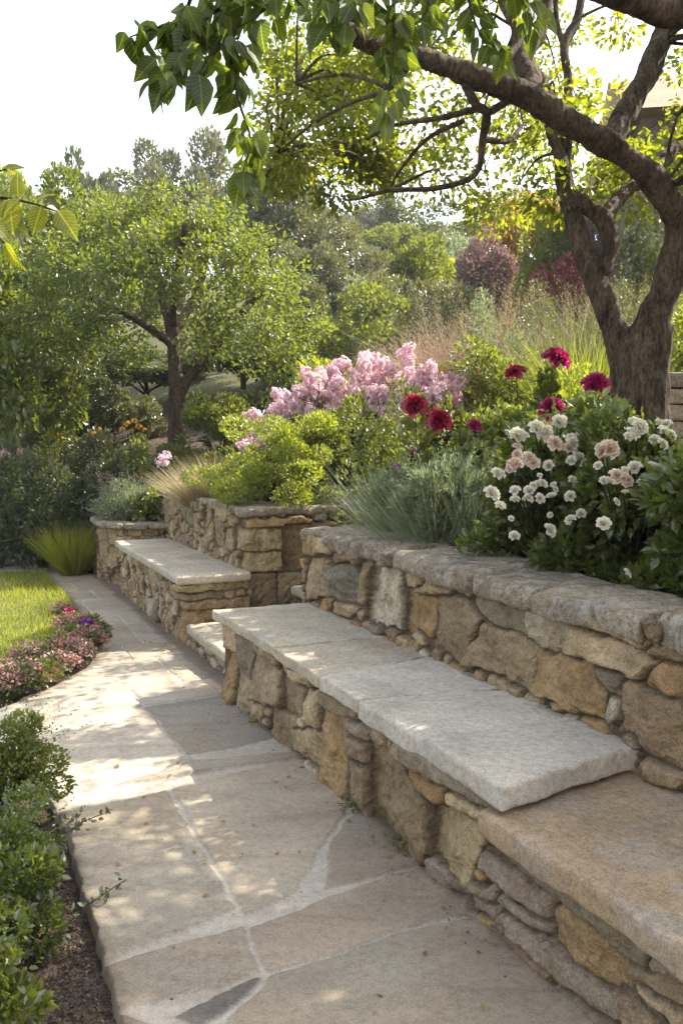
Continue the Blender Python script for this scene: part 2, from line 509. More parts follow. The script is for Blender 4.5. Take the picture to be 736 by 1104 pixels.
def masonry(name, line, z0, z1, stones, parent, seed=0, res=.009, depth=.05, grow=.03, batter=0.0, side=1, cut=None, mat='masonry'):
    """a rubble face along the polyline `line` of (s, d) points: every stone stands out of the mortar, with its own tilt and colour"""
    rng = np.random.default_rng(seed)
    L = np.array([W(s, d)[:2] for d, s in line])
    seg = np.linalg.norm(np.diff(L, axis=0), axis=1)
    cum = np.concatenate([[0], np.cumsum(seg)])
    uu = np.arange(0, cum[-1] + res * .5, res)
    X = np.interp(uu, cum, L[:, 0]); Y = np.interp(uu, cum, L[:, 1])
    k = max(3, int(.03 / res)); ker = np.ones(2 * k + 1) / (2 * k + 1)
    Xs = np.convolve(np.pad(X, k, 'reflect', reflect_type='odd'), ker, 'valid'); Ys = np.convolve(np.pad(Y, k, 'reflect', reflect_type='odd'), ker, 'valid')
    tx, ty = np.gradient(Xs), np.gradient(Ys)
    tl = np.hypot(tx, ty) + 1e-9
    nx, ny = side * ty / tl, -side * tx / tl
    vv = np.arange(z0, z1 + res * .5, res)
    u, v = np.meshgrid(uu, vv, indexing='ij')
    f = np.stack([u.ravel(), v.ravel(), np.full(u.size, seed * 3.7)], 1)
    wu = u + .014 * fbm(f * 14, seed, 3).reshape(u.shape)
    wv = v + .012 * fbm(f * 14 + 50, seed + 9, 3).reshape(u.shape)
    d1 = np.full(u.shape, 1e3); d2 = np.full(u.shape, 1e3); idx = np.full(u.shape, -1)
    for i, (c, P) in enumerate(stones):
        Pa = np.asarray(P)
        if Pa[:, 0].max() < uu[0] - .2 or Pa[:, 0].min() > uu[-1] + .2:
            continue
        a = max(0, int((Pa[:, 0].min() - .12) / res)); b = min(len(uu), int((Pa[:, 0].max() + .12) / res) + 2)
        if b <= a:
            continue
        d = poly_sd(wu[a:b], wv[a:b], Pa)
        s1, s2, si = d1[a:b], d2[a:b], idx[a:b]
        new = d < s1
        s2[:] = np.where(new, s1, np.minimum(s2, d))
        si[:] = np.where(new, i, si)
        s1[:] = np.where(new, d, s1)
    t = np.minimum(.5 * (d2 - d1), grow - d1) - .003
    n_st = max(1, len(stones))
    prot = rng.uniform(.6, 1.15, n_st); gx = rng.normal(0, .12, n_st); gy = rng.normal(0, .14, n_st)
    rr = rng.uniform(.009, .022, n_st)
    cen = np.array([np.mean(np.asarray(P), 0) for c, P in stones]) if stones else np.zeros((1, 2))
    ii = np.maximum(idx, 0)
    tt = np.clip(t / rr[ii], 0, 1)
    prof = np.sqrt(1 - (1 - tt) ** 2)
    f2 = f.copy(); f2[:, 2] = ii.ravel() * 7.3
    facet = np.abs(fbm(f2 * np.array((7, 9, 1)), seed + 3, 3)).reshape(u.shape)
    rough = fbm(f2 * np.array((30, 30, 1)), seed + 5, 4).reshape(u.shape)
    h = prof * (depth * prot[ii] + gx[ii] * (u - cen[ii, 0]) + gy[ii] * (v - cen[ii, 1]) - .035 * facet) + prof * .007 * rough
    h += (1 - prof) * .006 * fbm(f * 40, seed + 8, 3).reshape(u.shape)
    wu2 = (wu - cen[ii, 0]); wv2 = (wv - cen[ii, 1])
    cut_ = np.zeros(u.shape)
    fsz = np.array([min(1.0, min(np.ptp(np.asarray(P)[:, 0]), np.ptp(np.asarray(P)[:, 1])) / .17) ** 1.5 for c, P in stones] or [1.0])
    for k in range(6):                           # hewn facets
        ang = rng.uniform(0, 2 * math.pi, n_st); sl_ = rng.uniform(.15, .8, n_st); of_ = rng.uniform(.003, .024, n_st)
        cut_ = np.minimum(cut_, of_[ii] - sl_[ii] * fsz[ii] * (np.cos(ang)[ii] * wu2 + np.sin(ang)[ii] * wv2))
    h += np.maximum(cut_, -.04) * prof * .62
    bat = batter * (z1 - v)
    G = np.stack([Xs[:, None] + nx[:, None] * (h + bat), Ys[:, None] + ny[:, None] * (h + bat), v + .0 * u], -1)
    base = np.array([PAL[c] for c, P in stones]) if stones else np.zeros((1, 3)) + .3
    base = base * rng.uniform(.82, 1.15, (n_st, 1)) * (1 + rng.normal(0, .02, (n_st, 3)) * np.array((1, .6, 1.6)))
    strat = fbm(f2 * np.array((6, 26, 1)), seed + 6, 4).reshape(u.shape)
    blot = fbm(f2 * np.array((9, 9, 1)), seed + 7, 3).reshape(u.shape)
    C = base[ii] * (1 + .22 * strat[..., None]) * (1 + .22 * blot[..., None])
    mort = np.array((.115, .087, .057))
    mk = sstep(0, .5, tt)[..., None]
    C = C * mk + mort * (1 - mk)
    keep = None if cut is None else ~cut(.5 * (u[:-1, :-1] + u[1:, 1:]), v[1:, 1:])
    me = grid_mesh(name, G, C, keep, flip=(side < 0))
    return part(name, me, M[mat], parent, world=True)

def rock_box(quad, z0, z1, r=.02, step=.02, amp=.006, freq=9, seed=0, amp2=.002, edge=.0):
    """a hewn slab: quad of four world (x, y) corners, rounded and roughened"""
    q = np.asarray(quad, float)[:, :2]
    lx = .5 * (np.linalg.norm(q[1] - q[0]) + np.linalg.norm(q[2] - q[3]))
    ly = .5 * (np.linalg.norm(q[3] - q[0]) + np.linalg.norm(q[2] - q[1]))
    lz = z1 - z0
    r = min(r, lz * .49, lx * .49, ly * .49)
    def axis(l):
        n = max(3, int(l / step))
        m = np.linspace(0, l, n + 1)
        e = np.array([0, r * .15, r * .4, r * .75])
        return np.unique(np.round(np.concatenate([e, l - e, m[(m > r) & (m < l - r)]]), 5))
    ax, ay, az = axis(lx), axis(ly), axis(lz)
    Vs, Fs, off = [], [], 0
    def face(a, b, fn, flip):
        nonlocal off
        A, B = np.meshgrid(a, b, indexing='ij')
        P = fn(A, B).reshape(-1, 3)
        idx = np.arange(A.size).reshape(A.shape) + off
        f = np.stack([idx[:-1, :-1], idx[1:, :-1], idx[1:, 1:], idx[:-1, 1:]], -1).reshape(-1, 4)
        Fs.append(f[:, ::-1] if flip else f)
        Vs.append(P)
        off += A.size
    z = lambda A, c: np.full(A.shape, c)
    face(ax, ay, lambda A, B: np.stack([A, B, z(A, lz)], -1), False)
    face(ax, ay, lambda A, B: np.stack([A, B, z(A, 0.)], -1), True)
    face(ax, az, lambda A, B: np.stack([A, z(A, 0.), B], -1), False)
    face(ax, az, lambda A, B: np.stack([A, z(A, ly), B], -1), True)
    face(ay, az, lambda A, B: np.stack([z(A, lx), A, B], -1), False)
    face(ay, az, lambda A, B: np.stack([z(A, 0.), A, B], -1), True)
    V = np.concatenate(Vs); F = np.concatenate(Fs)
    key = np.round(V, 5)
    _, first, inv = np.unique(key, axis=0, return_index=True, return_inverse=True)
    inv = inv.ravel()
    V = V[first]; F = inv[F]
    hl = np.array((lx, ly, lz)) / 2
    p = V - hl
    inner = np.clip(p, -(hl - r), hl - r)
    dlt = p - inner
    ln = np.linalg.norm(dlt, axis=1, keepdims=True)
    nrm = np.where(ln > 1e-9, dlt / np.maximum(ln, 1e-9), 0)
    p = np.where(ln > 1e-9, inner + nrm * r, p)
    uu, vv = (p[:, 0] + hl[0]) / lx, (p[:, 1] + hl[1]) / ly
    xy = (q[0][None] * ((1 - uu) * (1 - vv))[:, None] + q[1][None] * (uu * (1 - vv))[:, None] + q[2][None] * (uu * vv)[:, None] + q[3][None] * ((1 - uu) * vv)[:, None])
    out = np.concatenate([xy, (p[:, 2] + hl[2] + z0)[:, None]], 1)
    s = seed * 11.3
    rim = 1 - sstep(.0, .07, np.minimum.reduce([uu * lx, (1 - uu) * lx, vv * ly, (1 - vv) * ly]))
    nn = np.stack([fbm(out * freq + s + 31 * k, seed + k, 3) for k in range(3)], 1)
    n2 = np.stack([fbm(out * freq * 5 + s + 31 * k, seed + 5 + k, 3) for k in range(3)], 1)
    a = np.array((1, 1, .8))
    out = out + nn * a * (amp * (.6 + rim[:, None] * 1.2)) + n2 * amp2
    if edge:
        e2 = np.stack([fbm(out * 3.2 + s + 7 + 31 * k, seed + 15 + k, 2) for k in range(2)], 1)
        out[:, :2] += e2 * edge * rim[:, None]
    me = mesh_np("slab", out, F.ravel(), np.full(len(F), 4))
    me.validate()
    return me

def slab(name, quad_sd, z0, z1, mat, parent, label=None, **kw):
    q = [W(s, d)[:2] for s, d in quad_sd]
    a = sum(q[i][0] * q[(i + 1) % 4][1] - q[(i + 1) % 4][0] * q[i][1] for i in range(4))
    if a < 0:
        q = [q[0], q[3], q[2], q[1]]
    me = rock_box(q, z0, z1, **kw)
    me.name = name
    return part(name, me, M[mat], parent, world=True, label=label)

# ------------------------------------------------------------------ terrain
def z_low(s, d):
    return -.035 + .15 * np.maximum(0, -6.6 - s) + .10 * np.maximum(0, -d - 9)

def z_hill(s, d):
    dd = np.minimum(np.maximum(0, d - .95), 26)
    return .85 + .19 * dd + .15 * np.maximum(0, -s - 3.5) + .05 * np.maximum(0, d - 27)

def terrain_z(s, d):
    s = np.asarray(s, float); d = np.asarray(d, float)
    lo, hi = z_low(s, d), z_hill(s, d)
    up = sstep(.72, .80, d)
    alc = (sstep(-1.53, -1.46, s) * (1 - sstep(.12, .19, s)) * (1 - sstep(1.86, 1.93, d)))
    near = up * (1 - alc)
    w0 = sstep(-3.6, -5.5, s)
    w0 = w0 * sstep(-6.0, -9.0, s)
    far = sstep(.12 - 2.6 * w0, .95 + .5 * w0, d)
    t = np.where(s > -3.75, near, far)
    z = lo + (hi - lo) * t
    big = np.hypot(s, d)
    und = fbm(np.stack([s.ravel() * .16, d.ravel() * .16, s.ravel() * 0], 1), 4, 3).reshape(s.shape)
    return z + und * (.8 * sstep(9, 30, big))

def tz(x, y):
    s, d = SD(x, y)
    return float(terrain_z(np.array([s]), np.array([d]))[0])

def ground_hit(px, py, Y0=3.0, Y1=80):
    """the point of the terrain seen at that place of the photograph"""
    r = ray(px, py)
    Y = Y0
    while Y < Y1:
        p = at(px, py, Y)
        if p[2] <= tz(p[0], p[1]):
            break
        Y += .08 + Y * .004
    return at(px, py, Y)

sl = np.concatenate([np.linspace(-140, -40, 34)[:-1], np.linspace(-40, -8, 66)[:-1], np.linspace(-8, -3.9, 26), [-3.78, -3.72, -3.5, -3, -2.5, -2, -1.7, -1.53, -1.46, -1.2, -.8, -.4, -.05, .12, .19], np.linspace(.4, 6, 18), np.linspace(7, 40, 14)])
dl = np.concatenate([np.linspace(-90, -20, 26)[:-1], np.linspace(-20, -3, 35)[:-1], np.linspace(-3, .6, 22), [.72, .80, .95, 1.2, 1.5, 1.86, 1.93], np.linspace(2.2, 26, 60), np.linspace(28, 110, 30)])
S_, D_ = np.meshgrid(sl, dl, indexing='ij')
Z_ = terrain_z(S_, D_)
XY = O[None, None] + S_[..., None] * U + D_[..., None] * N
G = np.concatenate([XY, Z_[..., None]], -1)
me = grid_mesh("ground", G, flip=False)
me.materials.append(M['soil']); me.materials.append(M['slope'])
sc_ = .25 * (S_[:-1, :-1] + S_[1:, :-1] + S_[1:, 1:] + S_[:-1, 1:]); dc_ = .25 * (D_[:-1, :-1] + D_[1:, :-1] + D_[1:, 1:] + D_[:-1, 1:])
green = ((sc_ < -9) | (dc_ > 4.5) | (dc_ < -7)).reshape(-1).astype(np.int32)
me.polygons.foreach_set("material_index", green)
structure("ground", me, None)

# ------------------------------------------------------------------ path
def d_left(s):
    return np.interp(s, [-6, -4.6, -3, -1.6, -1.1, -.75, -.4, -.1, .2, .6, 1.0, 1.4, 2.6, 6], [-.42, -.42, -.40, -.46, -.54, -.66, -.90, -1.25, -1.45, -1.3, -1.14, -1.10, -1.11, -1.13])

FLAGS = [('tan', [(1.483, -1.12), (1.423, -.643), (2.41, -.664), (2.557, -1.12)]), ('tan', [(1.41, -.607), (1.321, -.102), (1.33, .2), (1.60, .2), (1.95, -.088), (2.38, -.34), (2.459, -.65)]),
 ('pink', [(1.977, -.069), (1.9, .2), (2.42, .2), (2.432, -.335), (2.13, -.19)]), ('pink', [(2.557, -.664), (2.452, -.067), (2.43, .2), (2.75, .2), (2.78, -.688)]),
 ('pink', [(2.593, -1.13), (2.545, -.69), (2.772, -.704), (2.789, -1.13)]), ('dark', [(2.881, -.946), (2.79, -.716), (2.842, -.724), (2.928, -.922)]),
 ('tan', [(2.806, -.683), (2.776, .2), (3.70, .2), (3.70, -.4), (3.006, -.905)]), ('tan', [(2.82, -1.13), (2.81, -.98), (3.0, -.94), (3.6, -.45), (3.6, -1.13)]),
 ('pale', [(.406, -1.5), (.241, -.497), (1.091, -.462), (1.008, -.945), (.8, -1.5)]), ('grey', [(.218, -.467), (.151, .2), (.99, .2), (1.002, -.118), (1.111, -.446)]),
 ('grey', [(1.053, -1.14), (1.152, -.47), (1.035, -.126), (1.03, .2), (1.30, .2), (1.285, -.097), (1.382, -.613), (1.447, -1.14)]),
 ('pale', [(.36, -1.5), (.183, -.488), (-.151, -.496), (-.278, -.679), (-.2, -1.5)]), ('pale', [(-.174, -.453), (-.16, .2), (.12, .2), (.184, -.459)])]
FC = {'tan': (.335, .28, .205), 'pink': (.315, .255, .188), 'grey': (.28, .243, .19), 'pale': (.40, .345, .27), 'dark': (.14, .125, .11)}
rng = np.random.default_rng(5)
s0 = -.19
while s0 > -5.4:
    ln = rng.uniform(.38, .72)
    a, b = s0, s0 - ln
    split = rng.uniform(-.34, -.14)
    k1, k2, k3 = rng.normal(0, .03, 3)
    cols_ = ['tan', 'grey', 'pale', 'tan']
    if rng.random() < .6:
        FLAGS.append((cols_[rng.integers(4)], [(a, -1.5), (a + k1, split), (b + k2, split), (b, -1.5)]))
        FLAGS.append((cols_[rng.integers(4)], [(a + k1, split + .03), (a, .3), (b + k3, .3), (b + k2, split + .03)]))
    else:
        FLAGS.append((cols_[rng.integers(4)], [(a, -1.5), (a + k1, .3), (b + k2, .3), (b, -1.5)]))
    s0 = b - .03
for a, b in ((3.73, 4.5), (4.53, 5.3), (5.33, 6.1)):
    FLAGS.append(('tan', [(a, -1.2), (a, -.5), (b, -.5), (b, -1.2)])); FLAGS.append(('pink', [(a, -.47), (a, .2), (b, .2), (b, -.47)]))
ss = np.concatenate([np.arange(-5.35, .0, .012), np.arange(0, 3.9, .008), np.arange(3.9, 6, .03)])
nv = 150
vv = np.linspace(0, 1, nv)
DL = d_left(ss) + .022 * fbm(np.stack([ss * 3, ss * 0, ss * 0], 1), 3, 3) + .010 * fbm(np.stack([ss * 16, ss * 0 + 5, ss * 0], 1), 5, 3)
DR = np.interp(ss, [-6, -4.9, -4.5, -3.9, -3.6, 6], [-.02, -.02, .12, .25, .20, .16])
ps = np.repeat(ss[:, None], nv, 1)
pd = DL[:, None] * (1 - vv) + DR[:, None] * vv
f = np.stack([ps.ravel(), pd.ravel(), ps.ravel() * 0], 1)
ws = ps + .022 * fbm(f * 4, 21, 3).reshape(ps.shape) + .006 * fbm(f * 25, 27, 2).reshape(ps.shape)
wd = pd + .022 * fbm(f * 4 + 9, 22, 3).reshape(ps.shape) + .006 * fbm(f * 25 + 9, 28, 2).reshape(ps.shape)
d1 = np.full(ps.shape, 9.); d2 = np.full(ps.shape, 9.); fi = np.full(ps.shape, 0)
for i, (c, P) in enumerate(FLAGS):
    d = poly_sd(ws, wd, P)
    nw = d < d1
    d2 = np.where(nw, d1, np.minimum(d2, d)); fi = np.where(nw, i, fi); d1 = np.where(nw, d, d1)
wid = np.where(ps > 1.35, .0065, .0035) + .004 * fbm(f * 5, 51, 2).reshape(ps.shape)
t = np.clip((np.minimum(.5 * (d2 - d1), .02 - d1) - wid) / .008, 0, 1)
tl = rng.normal(0, .004, (len(FLAGS), 2)); tz_ = rng.uniform(-.003, .003, len(FLAGS))
z = t * .009 + t * (tz_[fi] + tl[fi, 0] * np.sin(ps * 3) + tl[fi, 1] * np.sin(pd * 4)) + .003 * t * fbm(f * 7, 23, 4).reshape(ps.shape)
z -= .006
edge = np.minimum(1, (pd - DL[:, None]) / .018)
z = np.where(edge < 1, z - .010 * (1 - edge) ** 2, z)
z[:, 0] = -.05
fc = np.array([FC[c] for c, P in FLAGS]) * rng.uniform(.88, 1.1, (len(FLAGS), 1))
f3 = f.copy(); f3[:, 2] = fi.ravel() * 3.1
cl = fbm(f3 * np.array((5, 3, 1)), 31, 4).reshape(ps.shape)
warm = fbm(f3 * np.array((2.5, 2.5, 1)) + 40, 33, 3).reshape(ps.shape)
C = fc[fi] * (1 + .26 * cl[..., None]) * (1 - .22 * ((t > .02) & (t < .98))[..., None]) * (1 + warm[..., None] * np.array((.10, .02, -.06)))
mo = np.array((.43, .38, .31))
C = C * t[..., None] + mo * (1 - t[..., None])
# soil trodden over the left rim and along the foot of the walls
dirt = (1 - sstep(.0, .07, pd - DL[:, None] + .03 * fbm(f * 9, 41, 3).reshape(ps.shape)))[..., None] * .7
dirt2 = (1 - sstep(-.02, .05, (.03 - pd) + .025 * fbm(f * 11, 42, 3).reshape(ps.shape)))[..., None] * .75
dirt = np.maximum(dirt, dirt2)
C = C * (1 - dirt) + np.array((.13, .10, .07)) * dirt
G = np.concatenate([O + ps[..., None] * U + pd[..., None] * N, z[..., None]], -1)
me = grid_mesh("path", G, C)
structure("path", me, M['paving'], label="flagstone path with pale joints")

# the cross path at the far end, behind the lawn
xs = np.linspace(-6, .1, 120); ys = np.linspace(-5.28, -5.75, 14)
xx, yy = np.meshgrid(xs, ys, indexing='ij')
zz = .004 + .004 * fbm(np.stack([xx.ravel() * 4, yy.ravel() * 4, xx.ravel() * 0], 1), 3, 3).reshape(xx.shape)
zz[:, 0] = -.06; zz[:, -1] = -.06
G = np.concatenate([O + yy[..., None] * U + xx[..., None] * N, zz[..., None]], -1)
structure("side_path", grid_mesh("side_path", G, np.full(G.shape, .31) * np.array((1.0, .88, .72)), flip=True), M['paving'])

# ------------------------------------------------------------------ lawn
ls = np.linspace(-5.22, -.2, 130)
lt = np.linspace(0, 1, 60)
d_in = d_left(ls) - .04 - .12 * sstep(-1.6, -.5, ls)
LD = d_in[:, None] + (-7 - d_in[:, None]) * lt
LS = np.repeat(ls[:, None], 60, 1)
lz = .012 + .012 * fbm(np.stack([LS.ravel() * 1.5, LD.ravel() * 1.5, LS.ravel() * 0], 1), 6, 3).reshape(LS.shape)
lz[:, 0] = -.05
G = np.concatenate([O + LS[..., None] * U + LD[..., None] * N, lz[..., None]], -1)
structure("lawn", grid_mesh("lawn", G, flip=True), M['lawn'])
# ------------------------------------------------------------------ walls and benches
FRONT = [('o',[(0.00,0.24),(0.32,0.27),(0.38,0.01),(0.03,-0.07)]),('t',[(0.02,0.38),(0.35,0.41),(0.36,0.29),(0.01,0.25)]),('g',[(0.35,0.39),(0.63,0.39),(0.60,0.20),(0.36,0.22)]),('t',[(0.32,0.20),(0.60,0.18),(0.60,0.01),(0.38,-0.02)]),('t',[(0.65,0.36),(1.04,0.36),(1.05,0.19),(0.62,0.10)]),('t',[(0.62,0.09),(0.80,0.11),(0.80,-0.00),(0.66,-0.02)]),('b',[(1.06,0.35),(1.38,0.36),(1.36,0.21),(1.07,0.18)]),('b',[(0.91,0.13),(1.17,0.17),(1.14,-0.00),(0.85,-0.04)]),('t',[(1.19,0.11),(1.54,0.20),(1.55,0.05),(1.17,0.01)]),('t',[(1.40,0.36),(1.52,0.39),(1.50,0.21),(1.38,0.20)]),('o',[(1.54,0.32),(1.78,0.33),(1.79,-0.02),(1.56,-0.03)]),('b',[(1.55,0.38),(1.79,0.39),(1.79,0.34),(1.55,0.33)]),('g',[(1.82,0.35),(2.02,0.37),(2.01,0.31),(1.81,0.29)]),('b',[(1.81,0.29),(2.01,0.30),(2.01,0.23),(1.80,0.18)]),('b',[(1.79,0.16),(2.00,0.20),(1.98,-0.01),(1.80,-0.01)]),('b',[(2.01,0.32),(2.31,0.33),(2.49,0.20),(2.45,0.02),(2.37,-0.04),(2.01,-0.07)]),('g',[(2.27,0.39),(2.88,0.41),(2.83,0.37),(2.28,0.34)]),('o',[(2.30,0.33),(2.58,0.34),(2.55,0.28),(2.31,0.28)]),('t',[(2.59,0.33),(2.84,0.35),(2.84,0.32),(2.61,0.30)]),('t',[(2.48,0.25),(2.83,0.30),(2.74,0.08),(2.50,0.09)]),('g',[(2.41,-0.01),(2.51,0.07),(2.68,0.04),(2.50,-0.04)]),('g',[(2.83,0.29),(3.52,0.31),(3.49,0.25),(2.84,0.25)]),('g',[(2.80,0.23),(3.15,0.24),(3.12,0.17),(2.81,0.18)]),('g',[(2.90,0.13),(3.14,0.16),(3.11,0.12),(2.90,0.10)]),('o',[(3.14,0.21),(3.18,0.24),(3.31,0.25),(3.42,0.21),(3.42,0.15),(3.34,0.11),(3.16,0.13)]),('g',[(2.92,0.10),(3.42,0.11),(3.39,0.05),(2.91,0.05)]),('b',[(2.93,0.03),(3.15,0.02),(3.14,-0.02),(2.93,-0.02)]),('g',[(2.77,0.10),(2.89,0.15),(2.88,0.10),(2.77,0.07)]),('g',[(2.75,0.05),(2.90,0.10),(2.88,0.05),(2.74,0.01)]),('b',[(3.43,0.22),(3.61,0.24),(3.61,0.22),(3.43,0.18)]),('t',[(3.43,0.17),(3.61,0.18),(3.60,0.15),(3.43,0.16)]),('b',[(3.40,0.13),(3.54,0.14),(3.49,0.08),(3.40,0.10)]),('g',[(3.17,0.01),(3.39,0.03),(3.36,-0.00),(3.16,-0.02)]),('g',[(3.53,0.30),(3.61,0.31),(3.61,0.28),(3.53,0.28)])]
BACK = [('t',[(0.15,0.89),(0.51,0.90),(0.48,0.85),(0.15,0.81)]),('b',[(0.44,0.83),(0.77,0.87),(0.80,0.83),(0.44,0.77)]),('g',[(0.38,0.74),(0.66,0.80),(0.75,0.59),(0.36,0.57)]),('t',[(0.09,0.74),(0.28,0.75),(0.32,0.58),(0.06,0.49)]),('p',[(0.90,0.87),(1.18,0.90),(1.25,0.75),(1.25,0.57),(0.84,0.52)]),('t',[(0.42,0.53),(0.77,0.57),(0.63,0.51),(0.42,0.49)]),('b',[(0.77,0.82),(0.88,0.84),(0.82,0.60),(0.75,0.61)]),('o',[(1.27,0.76),(1.56,0.75),(1.54,0.58),(1.30,0.57)]),('t',[(1.25,0.89),(1.46,0.88),(1.46,0.79),(1.28,0.77)]),('b',[(1.58,0.77),(1.76,0.81),(1.96,0.73),(1.80,0.52),(1.56,0.55)]),('b',[(1.97,0.71),(2.29,0.72),(2.35,0.64),(2.32,0.52),(1.86,0.53)]),('g',[(1.88,0.82),(2.26,0.85),(2.25,0.72),(1.93,0.75)]),('p',[(2.26,0.84),(2.44,0.85),(2.50,0.78),(2.42,0.69),(2.26,0.72)]),('o',[(2.37,0.68),(2.63,0.70),(2.71,0.64),(2.71,0.52),(2.33,0.53)]),('t',[(2.50,0.81),(2.71,0.82),(2.93,0.79),(2.91,0.73),(2.50,0.72)]),('t',[(2.61,0.86),(2.91,0.85),(2.89,0.82),(2.62,0.83)]),('g',[(2.64,0.70),(2.78,0.70),(2.77,0.62),(2.65,0.64)]),('p',[(2.72,0.62),(2.78,0.61),(2.78,0.54),(2.72,0.54)]),('b',[(2.78,0.68),(3.05,0.67),(3.06,0.47),(2.78,0.52)]),('o',[(2.89,0.76),(3.04,0.79),(3.05,0.69),(2.89,0.70)]),('b',[(2.90,0.82),(3.04,0.85),(3.04,0.81),(2.91,0.79)]),('o',[(2.38,0.86),(2.62,0.89),(2.60,0.85),(2.42,0.84)]),('t',[(1.40,0.80),(1.74,0.83),(1.67,0.78),(1.40,0.75)]),('t',[(1.74,0.87),(2.27,0.91),(2.27,0.86),(1.74,0.82)]),('b',[(2.87,0.43),(3.06,0.45),(3.06,0.42),(2.88,0.40)])]
SZ_S = [(.24, .15, 14), (.16, .11, 40), (.10, .08, 90), (.06, .045, 160)]
SZ_L = [(.34, .2, 10), (.24, .15, 16), (.16, .10, 40), (.10, .07, 90), (.06, .045, 160)]

def box_core(quad_sd, z0, z1, mat, parent):
    bm = bmesh.new()
    vs = [bm.verts.new(W(s, d, z)) for z in (z0, z1) for s, d in quad_sd]
    n = len(quad_sd)
    bm.faces.new(vs[:n][::-1]); bm.faces.new(vs[n:])
    for i in range(n):
        bm.faces.new((vs[i], vs[(i + 1) % n], vs[n + (i + 1) % n], vs[n + i]))
    bmesh.ops.recalc_face_normals(bm, faces=bm.faces)
    me = bpy.data.meshes.new("rubble_core"); bm.to_mesh(me); bm.free()
    return part("rubble_core", me, M['soil' if mat == 'soil' else 'mortar_fill'], parent, world=True)

def coping_run(parent, line, width, z0, z1, lens, rng, over=.035, mat='coping', seed=0, edge=.03, r=.022, amp=.012, jit=.012):
    """a run of rough coping stones along a polyline of (s, d); width to the inner side"""
    P = [np.array(p, float) for p in line]
    k = 0
    for a, b in zip(P[:-1], P[1:]):
        L = np.linalg.norm(b - a); t = (b - a) / L
        nn = np.array((-t[1], t[0]))
        if a is P[0] or True:
            pos = 0.0
        while pos < L - .02:
            ln = min(rng.uniform(*lens), L - pos)
            if L - pos - ln < lens[0] * .5:
                ln = L - pos
            g = .007
            o1, o2 = -over + rng.normal(0, jit), -over + rng.normal(0, jit)
            q = [a + t * (pos + g) + nn * o1, a + t * (pos + ln - g) + nn * o2, a + t * (pos + ln - g) + nn * (width + rng.normal(0, .02)), a + t * (pos + g) + nn * (width + rng.normal(0, .02))]
            dz = rng.uniform(-.02, .018)
            slab("coping_stone", [tuple(x) for x in q], z0 + rng.uniform(-.015, .01), z1 + dz, mat, parent, r=r, step=.016, amp=amp, freq=8, seed=seed + k, amp2=.004, edge=edge)
            pos += ln
            k += 1

rng = np.random.default_rng(11)
# near bench: masonry face, tan slab, four seat slabs
bench = thing("stone_bench", "long stone bench along the path with pale grey, buff and golden slabs on rubble", "bench", W(1.5, .3, 0))
# the face line starts on the far end (d .6 -> .03), then runs towards the camera
off = .57                                    # arc length at the corner
fixed = [(c, [(off + p[0], p[1]) for p in P]) for c, P in FRONT]
st = pack(0, off + 5.4, -.03, .40, fixed, SZ_L, np.random.default_rng(3), pal='tbbgtoptb')
masonry("masonry", [(.60, .02), (.03, .02), (.03, 5.4)], -.05, .425, st, bench, seed=2, res=.008, depth=.052, grow=.027, side=1, cut=lambda u, v: (u > off + 2.87) & (v > .325))
box_core([(.06, .07), (2.78, .07), (2.78, .62), (.06, .62)], -.05, .415, 'masonry', bench)
box_core([(2.78, .07), (5.4, .07), (5.4, .62), (2.78, .62)], -.05, .32, 'masonry', bench)
kw = dict(r=.010, step=.014, amp=.005, freq=8, amp2=.0026, edge=.016)
slab("seat_slab", [(.0, -.015), (1.028, -.015), (1.045, .615), (.04, .60)], .415, .472, 'slab_tan', bench, seed=1, label="far buff seat slab", **kw)
slab("seat_slab", [(1.040, -.02), (1.602, -.02), (1.49, .64), (1.056, .615)], .412, .470, 'slab_tan', bench, seed=2, label="second buff seat slab", **kw)
slab("seat_slab", [(1.616, -.022), (1.978, -.02), (2.085, .62), (1.505, .64)], .410, .474, 'slab_grey', bench, seed=3, label="short pale grey seat slab", **kw)
kw.update(r=.014, amp=.007, edge=.022, amp2=.0035)
slab("seat_slab", [(1.988, -.03), (2.955, -.03), (2.85, .615), (2.095, .615)], .400, .476, 'slab_grey', bench, seed=4, label="thick pale grey seat slab lying over the golden one", **kw)
kw.update(r=.02, amp=.009, edge=.03, amp2=.003)
slab("seat_slab", [(2.86, -.035), (4.3, -.06), (4.3, .62), (2.70, .62)], .302, .385, 'slab_gold', bench, seed=5, label="lower golden seat slab", **kw)
slab("seat_slab", [(4.32, -.04), (5.4, -.04), (5.4, .62), (4.32, .62)], .302, .385, 'slab_gold', bench, seed=6, **kw)

# near retaining wall
wall = thing("retaining_wall", "near rubble retaining wall behind the long bench with rough lichened coping", "stone wall", W(2, .75, 0))
off = 1.25
fixed = [(c, [(off + p[0], p[1]) for p in P]) for c, P in BACK]
st = pack(0, off + 5.4, .0, .90, fixed, SZ_L, np.random.default_rng(8), pal='tbbgtopb')
masonry("masonry", [(1.80, -.05), (.60, -.05), (.60, 5.4)], -.05, .905, st, wall, seed=5, res=.008, depth=.05, grow=.028)
box_core([(-.0, .66), (5.4, .66), (5.4, .92), (-.0, .92)], -.05, .88, 'masonry', wall)
box_core([(-.0, .93), (.2, .93), (.2, 1.8), (-.0, 1.8)], -.05, .88, 'masonry', wall)
# coping: outer layer of rough flat stones
crng = np.random.default_rng(4)
coping_run(wall, [(-.07, .60), (5.4, .60)], .40, .835, .935, (.22, .48), crng, over=.05, seed=40, edge=.08, r=.03, amp=.019, jit=.026)
coping_run(wall, [(-.05, 1.80), (-.05, .99)], .30, .855, .925, (.35, .5), crng, over=.03, seed=70)

